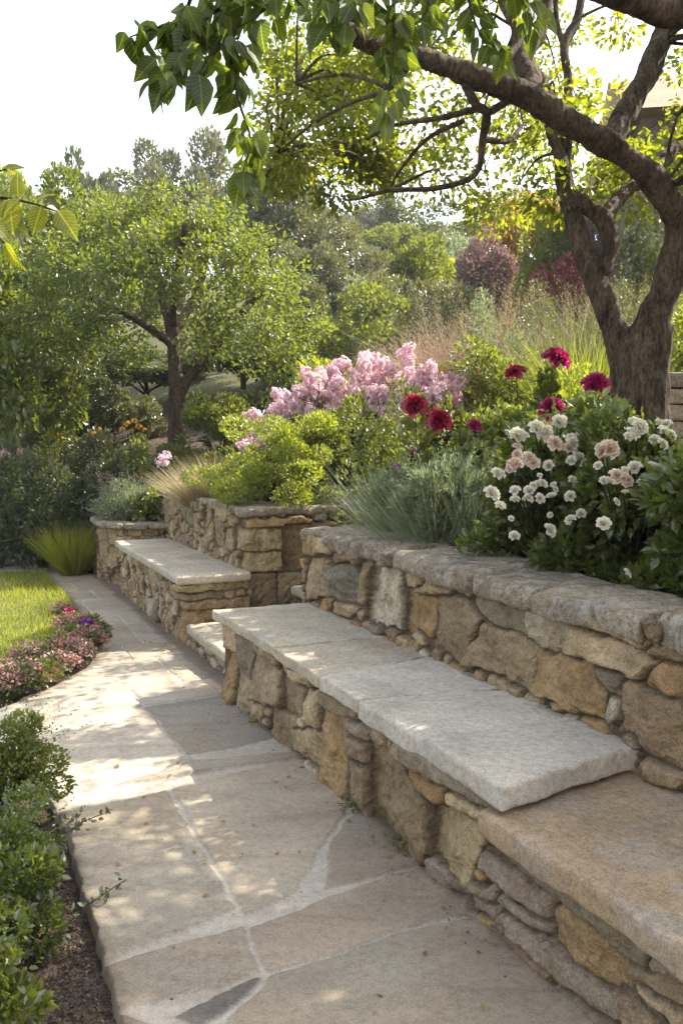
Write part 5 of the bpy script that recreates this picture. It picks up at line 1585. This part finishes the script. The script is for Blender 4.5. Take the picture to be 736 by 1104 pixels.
# purple alliums
def pompon(seed, n=150, r=.04):
    rng = np.random.default_rng(seed)
    d = sphere_dirs(n, rng, -.8)
    return leaf_mesh("pompon", leaves_np(d * r * .45, d + rng.normal(0, .25, d.shape), r * rng.uniform(.5, .75, n), _PET, rng))
POM = [pompon(520), pompon(521)]
ga = "purple pompon flowers"
stalk_plant("allium", "purple pompon flower at the end of the grey tuft", "flowers", [(428, 502, 9)], 430, 6.0, 'fl_purple', 'lf_green', 351, ga, POM, (500, .05), "flower_head")
stalk_plant("allium", "pair of purple pompon flowers under the small white bloom", "flowers", [(443, 485, 8), (452, 490, 6)], 446, 5.9, 'fl_purple', 'lf_green', 352, ga, POM, (500, .05), "flower_head")
WBL = [bloom_mesh("bloom", 540, layers=3, r=.05, petals=5, ruffle=.1, open_=70, close=20)]
stalk_plant("white_flower", "small white bloom above the purple pompons", "flowers", [(452, 478, 6)], 454, 5.85, 'fl_white', 'lf_green', 353, None, WBL, (300, .045), "bloom")
stalk_plant("white_flower", "white spike standing above the left pink shrub", "flowers", [(343, 404, 5), (344, 409, 4)], 342, 8.0, 'fl_white', 'lf_green', 354, None, WBL, (300, .045), "bloom")
stalk_plant("white_flower", "blush bloom at the left edge of the yellow green shrub", "flowers", [(288, 476, 5), (290, 481, 4)], 286, 7.3, 'fl_blush', 'lf_green', 355, None, WBL, (300, .045), "bloom", fr=.08)
stalk_plant("yellow_flower", "orange yellow flower cluster left of the forked trunk", "flowers", [(138, 455, 5), (145, 452, 5), (150, 458, 5), (132, 461, 4), (156, 462, 4), (142, 463, 4), (101, 466, 4), (108, 462, 3)], 140, 10.3, 'fl_yellow', 'lf_lime', 356, None, WBL, (900, .05), "bloom")
stalk_plant("orange_flower", "rusty orange flowers above the pale bush at the left", "flowers", [(58, 470, 4), (66, 468, 4), (70, 476, 3), (52, 478, 3)], 62, 10.9, 'lf_rust', 'lf_olive', 357, None, WBL, (700, .05), "bloom")
# sage and low plants in the planter
sg = shrub("sage", "purple grey sage with thin spikes in the low planter", "plant", W(-4.2, .32, .55), (.34, .24, .46), 4200, .045, 'lf_sage', 361, "plants in the low planter", tmpl=T_NARROW, shoots=50, shoot_len=.22)
rngs = np.random.default_rng(362)
V, L, S, C = leaves_np(*(lambda a, u: ((np.stack([np.cos(a) * .22, np.sin(a) * .16, np.full(60, .33)], 1)[:, None] + np.stack([np.cos(a) * .1, np.sin(a) * .1, np.full(60, .24)], 1)[:, None] * u[..., None]).reshape(-1, 3), rngs.normal(0, 1, (60 * 16, 3)) + np.array((0, 0, .6))))(rngs.uniform(0, 6.28, 60), rngs.random((60, 16))), .022, T_NARROW, rngs)
part("flower_spikes", mesh_np("flower_spikes", V, L, S, C, smooth=False), M['lf_smoke'], sg)
rngp = np.random.default_rng(3)
shrub("leafy_plant", "green leafy plant at the right side of the low planter", "plant", W(-3.98, .52, .56), (.24, .22, .42), 1800, .05, 'lf_green', 362, "plants in the low planter", tmpl=T_OVAL)
shrub("leafy_plant", "trailing plant drooping over the left rim of the low planter", "plant", W(-4.45, .25, .52), (.28, .18, .3), 1500, .04, 'lf_olive', 363, "plants in the low planter")

# ------------------------------------------------------------------ white roses
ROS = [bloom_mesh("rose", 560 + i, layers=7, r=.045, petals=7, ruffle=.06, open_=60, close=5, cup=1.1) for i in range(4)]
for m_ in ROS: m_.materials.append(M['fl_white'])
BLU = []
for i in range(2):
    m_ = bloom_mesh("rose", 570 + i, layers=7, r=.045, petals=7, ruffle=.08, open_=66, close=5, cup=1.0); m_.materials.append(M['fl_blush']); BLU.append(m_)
ros_px = [(125, 110, 9, 0), (150, 118, 7, 0), (195, 85, 10, 0), (212, 95, 7, 0), (235, 100, 9, 0), (260, 135, 9, 1), (240, 120, 7, 0), (275, 60, 8, 0), (290, 52, 6, 0), (165, 190, 8, 1), (185, 205, 7, 1), (120, 215, 9, 1), (105, 225, 6, 1), (125, 150, 6, 1), (130, 172, 6, 1), (330, 140, 8, 0), (315, 150, 6, 1), (365, 110, 8, 0), (375, 100, 5, 0), (335, 185, 6, 0), (245, 215, 6, 0), (50, 252, 8, 0), (28, 322, 9, 0), (120, 307, 6, 0), (170, 310, 6, 0), (162, 335, 6, 0), (205, 335, 6, 0), (255, 330, 6, 0), (215, 283, 6, 0), (200, 288, 5, 0), (345, 275, 5, 0), (380, 208, 7, 0), (410, 222, 5, 0), (237, 452, 8, 0), (115, 475, 6, 0)]
ros_px2 = [(425, 215, 5, 0), (455, 160, 11, 1), (440, 165, 7, 1), (460, 275, 7, 0), (445, 270, 5, 0), (490, 255, 9, 1), (515, 268, 8, 1), (530, 275, 6, 1), (560, 225, 8, 0), (630, 228, 9, 0), (545, 100, 8, 0), (535, 118, 7, 0), (570, 80, 9, 0), (552, 58, 6, 0), (655, 95, 7, 0), (650, 140, 7, 0), (640, 60, 5, 0), (675, 65, 6, 0), (685, 103, 6, 0), (443, 430, 8, 0), (523, 610, 6, 0)]
def rose_bush(label, px, Y, rx, ry, h, n, seed, roses):
    rng = np.random.default_rng(seed)
    f = foot(px, Y)
    t = thing("rose_bush", label, "rose bush", f, 0, "white rose bushes on the near wall")
    part("foliage", shrub_mesh(n, (rx, ry, h), .052, rng, T_OVAL, 30, .32, -1.0, .2, .7, .4, shoots=60, shoot_len=.16), M['lf_rose'], t)
    part("stems", stems_mesh((rx, ry, h), rng, 16, .006), M['stem'], t)
    sp = []
    for x, y, r, b in roses:
        X, Yp = 520 + x * .2935, 440 + y * .2937
        dY = Y - .22 - .34 * np.clip((Yp - 455) / 110, -.1, 1.1)
        p = at(X, Yp, dY) - np.array(f)
        k = rng.integers(4)
        me = BLU[k % 2] if b else ROS[k]
        part("rose", me, None, t, loc=p, rot=aim((rng.normal(0, .4), -.7 + rng.normal(0, .3), .75 + rng.normal(0, .2))), scale=tuple(float(1.12 * r * dY / F_PX / .043) * q_ for q_ in (1, 1, rng.uniform(1.0, 1.5))), label="blush pink rose" if b else None)
        sp.append(([p * np.array((.5, .5, .35)) + np.array((0, .05, 0)), p * .8 + np.array((0, .03, -.02)), p - np.array((0, -.01, .01))], [.004, .003, .0025]))
    part("stalks", tubes_mesh("stalks", sp, 5), M['stem'], t)
rr_ = np.random.default_rng(9)
ros_px += [(rr_.uniform(60, 400), rr_.uniform(90, 420), rr_.uniform(3, 6.5), 0) for _ in range(22)]
ros_px2 += [(rr_.uniform(420, 720), rr_.uniform(110, 420), rr_.uniform(3, 6.5), 0) for _ in range(16)]
rose_bush("white rose bush with creamy clusters, the left of the rose bushes", 606, 4.15, .40, .36, .64, 9500, 371, ros_px)
rose_bush("white rose bush with dark leaves in front of the old trunk", 692, 3.8, .36, .36, .57, 9000, 372, ros_px2)
rose_bush("dark leaved rose bush without open blooms at the right edge", 790, 3.3, .36, .34, .58, 6000, 373, [(900, 200, 7, 0)])
shrub("leafy_plant", "low leafy plant at the coping between the grey tuft and the roses", "plant", W(1.55, 1.02, .86), (.2, .12, .3), 900, .05, 'lf_rose', 374, None, tmpl=T_OVAL)

# ------------------------------------------------------------------ border of pink sedum along the lawn
def sedum_mesh(seed, r=.13, h=.15, n=900, fl=700):
    rng = np.random.default_rng(seed)
    P, D, w = lumpy(n, (r, r, h * .62), rng, 12, .4, -.1, .4)
    P[:, 2] += h * .45
    k = P[:, 2] > 0
    lf = leaves_np(P[k], D[k] + rng.normal(0, .6, (k.sum(), 3)) + np.array((0, 0, .3)), .026 * rng.uniform(.6, 1.2, k.sum()), T_OVAL, rng)
    P, D, w = lumpy(fl, (r * 1.06, r * 1.06, h * .66), rng, 14, .34, .1, .7)
    P[:, 2] += h * .55
    k = P[:, 2] > .02
    ff = leaves_np(P[k], D[k] + rng.normal(0, .9, (k.sum(), 3)), .017 * rng.uniform(.6, 1.3, k.sum()), _PET, rng)
    return leaf_mesh("leaves", lf), leaf_mesh("florets", ff)
SED = [sedum_mesh(600 + i) for i in range(4)]
sed = [(14, 752, 1.25, 1, "dusky pink mound at the left edge of the border, nearest the path's branch"), (-14, 745, 1.1, 0, "dusky pink mound half cut by the picture's left edge"), (42, 744, 1.1, 2, "pale pink mound second from the left in the border"),
       (66, 730, 1.0, 1, "leafy mound with few pink florets at the path's edge"), (32, 722, 1.0, 3, "reddish mound behind the pale pink one, on the lawn side"), (60, 714, 1.05, 0, "rosy mound in the middle of the border"),
       (84, 716, .95, 3, "green and cream mound low at the path's edge"), (80, 700, 1.05, 2, "mauve mound in the middle of the border, below the purple flowers"), (100, 702, 1.0, 1, "rounded green mound bulging over the path"),
       (92, 684, 1.0, 0, "cream flowered mound right under the purple flowers"), (76, 680, .85, 2, "small grey pink mound on the lawn side under the purple flowers"), (68, 664, .7, 3, "small green mound at the far end of the border"), (104, 688, .8, 2, "small pink mound at the path's edge under the right purple flower")]
rng = np.random.default_rng(61)
for i, (px, py, s, k, lab) in enumerate(sed):
    p = on_z(px, py, 0)
    t = thing("sedum_mound", lab + "", "border plant", (p[0], p[1], -.01), rng.uniform(0, 6), "pink mounds bordering the lawn")
    a, b = SED[k]
    part("leaves", a, M['lf_olive'] if k % 2 else M['lf_green'], t, scale=s)
    part("florets", b, M['fl_sedum'], t, scale=s)
gb = "purple flowers in the lawn border"
for (x, y, r, fx, fy, lab) in [(75, 660, 7, 76, 672, "purple pink flower at the far end of the lawn border"), (93, 673, 8.5, 92, 690, "deep purple flower in the lawn border, middle one"), (102, 679, 6.5, 102, 694, "magenta purple flower in the lawn border, nearest the path")]:
    p = on_z(fx, fy, 0); Y = p[1]
    t = thing("border_flower", lab, "flowers", (p[0], p[1], -.01), 0, gb)
    q = at(x, y, Y) - p
    part("stalk", tubes_mesh("stalk", [([np.array((0, 0, 0)), q * .5 + np.array((.01, 0, 0)), q], [.005, .004, .003])], 5), M['stem'], t)
    pm = POM[0].copy(); pm.materials.clear()
    part("flower_head", pm, M['fl_purple'] if 'deep' in lab else M['fl_magenta'], t, loc=q, scale=r * Y / F_PX / .040)
    part("leaves", leaf_mesh("leaves", leaves_np(np.repeat(q[None] * .5, 40, 0) + rng.normal(0, .03, (40, 3)), rng.normal(0, 1, (40, 3)), .05, T_OVAL, rng)), M['lf_green'], t)

# ------------------------------------------------------------------ bushes at the lower left corner
gl = "bushes along the left edge of the path"
def near_bush(label, x, Y, rx, ry, h, n, size, mat, seed, tmpl=T_OVAL, **kw):
    return shrub("low_bush", label, "bush", (x, Y, -.04), (rx, ry, h), n, size, mat, seed, gl, tmpl, **kw)
near_bush("sunlit small leaved bush in the lower left, brightest at its top", -1.40, 3.42, .32, .28, .34, 9000, .020, 'lf_green', 381, lumps=30, lr=.26, shoots=80, shoot_len=.20)
near_bush("dark small leaved bush with white specks below the sunlit one", -1.15, 2.82, .27, .28, .30, 8000, .020, 'lf_rose', 382, lumps=30, lr=.26, shoots=60, shoot_len=.15)
near_bush("dark leafy bush at the left edge, lower corner", -1.06, 2.45, .27, .24, .27, 4800, .027, 'lf_rose', 383, lumps=20, lr=.3, shoots=24, shoot_len=.1)
near_bush("small green bush in the lowest left corner", -.93, 2.10, .17, .14, .20, 1500, .034, 'lf_green', 384, lumps=14, lr=.34, shoots=16, shoot_len=.08)
near_bush("dark bush outside the picture's left edge beside the sunlit one", -1.85, 3.5, .36, .34, .42, 3000, .03, 'lf_rose', 385)
# tiny white flowers of the dark bush
rng = np.random.default_rng(63)
for i, (x, y, Y) in enumerate([(8, 944, 2.7), (27, 920, 2.75), (30, 945, 2.7), (0, 1057, 2.3), (12, 905, 2.8)]):
    me = WBL[0].copy(); me.materials.clear()
    ob = [o for o in bpy.data.objects if o.get("label", "").startswith("dark small leaved bush with white")][0]
    part("flower", me, M['fl_white'], ob, loc=at(x, y, Y) - np.array(ob.location), rot=aim((.2, -.6, .8)), scale=.28)
# sprigs creeping over the paving
for lab, pts in (("upper sprig creeping from the bushes over the sunlit paving", [(48, 902, .05), (70, 898, .06), (92, 885, .055), (116, 876, .06)]), ("lower thin sprig lying across the left paving stone", [(72, 985, .03), (95, 975, .035), (115, 962, .04), (136, 948, .05)]), ("reddish sprig beside the upper one", [(46, 925, .05), (64, 905, .07), (76, 884, .08), (84, 878, .07)])):
    P = np.array([on_z(x, y, z) for x, y, z in pts])
    t = thing("sprig", lab, "sprig", P[0] * np.array((1, 1, 0)), 0, "sprigs over the paving")
    V, L, S, C = tube_np(P, [.003, .0025, .002, .001], 5)
    part("stem", mesh_np("stem", V, L, S, None), M['stem'], t, world=True)
    u = rng.random(46 if 'upper' in lab[:6] else 24)
    Q = np.stack([np.interp(u, np.linspace(0, 1, 4), P[:, k]) for k in range(3)], 1) + rng.normal(0, .008, (len(u), 3))
    part("leaves", leaf_mesh("leaves", leaves_np(Q, rng.normal(0, 1, Q.shape) + np.array((.4, .3, .5)), .026, T_OVAL, rng)), M['lf_olive'] if 'reddish' not in lab else M['lf_smoke'], t, world=True)

# ------------------------------------------------------------------ grass blades of the lawn, bark chips
rng = np.random.default_rng(71)
n = 26000
s_ = rng.uniform(-5.15, -.4, n); dmax = d_left(s_) - .02 - .12 * sstep(-1.6, -.5, s_)
d_ = dmax - rng.random(n) ** 1.3 * 3.2
p = O + s_[:, None] * U + d_[:, None] * N
P = np.concatenate([p, np.full((n, 1), .005)], 1)
V, L, S, C = blades_np(P, rng.normal(0, .35, (n, 3)) * np.array((1, 1, 0)) + np.array((0, 0, 1)), rng.uniform(.035, .075, n), .006, .02, rng, 3)
structure("lawn_grass", mesh_np("lawn_grass", V, L, S, C, smooth=False), M['lf_grass'], kind='stuff', label="short sunlit grass of the lawn beside the path")
n = 5200
s_ = rng.uniform(.7, 3.9, n); d_ = d_left(s_) - .02 - rng.random(n) ** 1.5 * .8
p = O + s_[:, None] * U + d_[:, None] * N
P = np.concatenate([p, np.full((n, 1), -.028)], 1)
D = rng.normal(0, 1, (n, 3)) * np.array((1, 1, .25))
Tc = _t([(-.3, -.5, 0), (.3, -.5, 0), (.25, .5, 0), (-.2, .5, 0), (-.25, -.4, .22), (.2, -.4, .25), (.18, .4, .2), (-.15, .4, .22)], [(0, 1, 2, 3), (4, 7, 6, 5), (0, 4, 5, 1), (1, 5, 6, 2), (2, 6, 7, 3), (3, 7, 4, 0)])
V, L, S, C = leaves_np(P, D, rng.uniform(.004, .013, n), Tc, rng, None, np.tile(np.array((0, 0, 1.)), (n, 1)) + rng.normal(0, .3, (n, 3)))
structure("bark_chips", mesh_np("bark_chips", V, L, S, C, smooth=False), M['chips'], kind='stuff', label="bark chips and crumbs on the soil at the left of the path")
# litter at the foot of the walls and on the paving
n = 260
s_ = rng.uniform(-3.5, 3.6, n); d_ = .0 + np.where(s_ < -1.15, .08, 0) - np.abs(rng.normal(0, .05, n)) - .01
far_ = rng.random(n) < .12
d_ = np.where(far_, rng.uniform(-1, 0, n), d_)
p = O + s_[:, None] * U + d_[:, None] * N
P = np.concatenate([p, np.full((n, 1), .006)], 1)
V, L, S, C = leaves_np(P, rng.normal(0, 1, (n, 3)) * np.array((1, 1, .2)), rng.uniform(.003, .010, n), Tc, rng, None, np.tile(np.array((0, 0, 1.)), (n, 1)) + rng.normal(0, .2, (n, 3)))
structure("crumbs", mesh_np("crumbs", V, L, S, C, smooth=False), M['chips'], kind='stuff', label="earth crumbs along the foot of the walls")
# weeds growing in the joint under the near bench
for i, (s, d, h, n, lab) in enumerate([(1.92, -.02, .05, 60, "small weed at the foot of the long bench under the tall orange stone"), (2.3, -.02, .04, 40, "tiny weed at the foot of the long bench beside the big brown stone"), (.75, -.02, .04, 40, "tiny weed at the foot of the long bench near its far corner")]):
    shrub("weed", lab, "weed", W(s, d, .0), (.05, .03, h), n, .022, 'lf_rose', 390 + i, "weeds at the foot of the bench", stem=False)

# ------------------------------------------------------------------ stone house and pillar behind the old tree
hp = at(668, 240, 13.0)
house = thing("stone_house", "pale stone house wall showing behind the old tree at the right edge", "house", (6.2, 13.5, tz(5.5, 13)))
q0, q1 = SD(4.25, 13.0), SD(8.6, 12.2)
st = pack(0, 8.4, 1.6, 6.1, [], [(.6, .3, 40), (.42, .24, 90), (.28, .18, 200), (.16, .12, 300)], np.random.default_rng(9), pal='ptpt', tries=60)
masonry("wall", [SD(4.9, 17.0), q0, q1], 1.5, 6.1, st, house, seed=55, res=.03, depth=.05, grow=.05)
box_core([SD(4.28, 13.06), SD(8.6, 12.26), SD(9.2, 16.2), SD(4.9, 17.0)], 1.2, 6.08, 'mortar_block', house)
bm = bmesh.new()
a, b, c_, d_ = (np.array(x) for x in ((4.05, 12.75), (8.8, 11.9), (9.4, 16.5), (4.7, 17.3)))
rd = [.5 * (a + d_), .5 * (b + c_)]
vs = [bm.verts.new((*x, z)) for x, z in ((a, 6.06), (b, 6.06), (c_, 6.06), (d_, 6.06), (rd[0], 7.3), (rd[1], 7.3))]
for fc_ in ((0, 1, 5, 4), (2, 3, 4, 5), (0, 4, 3), (1, 2, 5), (3, 2, 1, 0)):
    bm.faces.new([vs[i] for i in fc_])
me = bpy.data.meshes.new("roof"); bm.to_mesh(me); bm.free()
part("roof", me, M['roof'], house, world=True)
pf = foot(728, 6.2)
pil = thing("stone_pillar", "short pillar of pale cut blocks right of the old trunk", "pillar", pf)
z = pf[2]
ztop = float(at(728, 402, 6.2)[2])
k = 0
nb = 6
hh = (ztop - z) / nb
for k in range(nb):
    w = .13 + .008 * (k % 2)
    part("block", rock_box([(pf[0] - w, 6.2 - w), (pf[0] + w, 6.2 - w), (pf[0] + w, 6.2 + w), (pf[0] - w, 6.2 + w)], z + k * hh + .004, z + (k + 1) * hh - .004, r=.014, step=.03, amp=.006, seed=700 + k), M['mortar_block'], pil, world=True)

# low green cover on the soil behind the copings
rng = np.random.default_rng(81)
for i, (s, d, r, h, lab) in enumerate([(2.55, 1.12, .24, .26, "low leafy cover at the coping under the right rose bush"), (2.95, 1.10, .26, .28, "low leafy cover at the coping at the right edge, below the dark rose bush"), (2.05, 1.08, .22, .24, "low leafy cover at the coping between the two rose bushes"), (3.4, 1.15, .3, .35, "low leafy cover behind the coping beyond the right edge"), (.55, 1.5, .3, .45, "low leafy cover behind the big grey green tuft"), (.2, 1.9, .34, .5, "low leafy cover behind the smaller grey green tuft")]):
    shrub("ground_cover", lab, "plant", W(s, d, float(terrain_z(np.array([s]), np.array([d]))[0]) - .03), (r, r * .8, h), 2600, .045, 'lf_rose', 700 + i, "leafy cover on the near bed", tmpl=T_OVAL)

# fallen leaves
rng = np.random.default_rng(91)
n = 130
s_ = rng.uniform(-3, 3.4, n); d_ = -rng.random(n) ** 1.4 * 1.05
d_[:20] = -np.abs(rng.normal(0, .06, 20)) - .01
p = O + s_[:, None] * U + d_[:, None] * N
P = np.concatenate([p, np.full((n, 1), .010)], 1)
V, L, S, C = leaves_np(P, rng.normal(0, 1, (n, 3)) * np.array((1, 1, .1)), rng.uniform(.010, .028, n), T_OVAL, rng, None, np.tile(np.array((0, 0, 1.)), (n, 1)) + rng.normal(0, .35, (n, 3)))
structure("fallen_leaves", mesh_np("fallen_leaves", V, L, S, C, smooth=False), M['lf_rust'], kind='stuff', label="a few dry fallen leaves on the paving")

# ------------------------------------------------------------------ the bright summer air
bm = bmesh.new()
bmesh.ops.create_cube(bm, size=1)
hm = bpy.data.meshes.new("haze"); bm.to_mesh(hm); bm.free()
hz, nt, ns, lk = new_mat("haze")
ho = nd(nt, 'ShaderNodeOutputMaterial'); hv_ = nd(nt, 'ShaderNodeVolumePrincipled')
hv_.inputs['Color'].default_value = (.97, .98, 1, 1); hv_.inputs['Density'].default_value = .0009; hv_.inputs['Anisotropy'].default_value = .3
lk.new(hv_.outputs[0], ho.inputs['Volume'])
o = structure("haze", hm, hz, kind='stuff', label="thin bright summer haze")
o.scale = (300, 330, 80); o.location = (0, 70, 34)
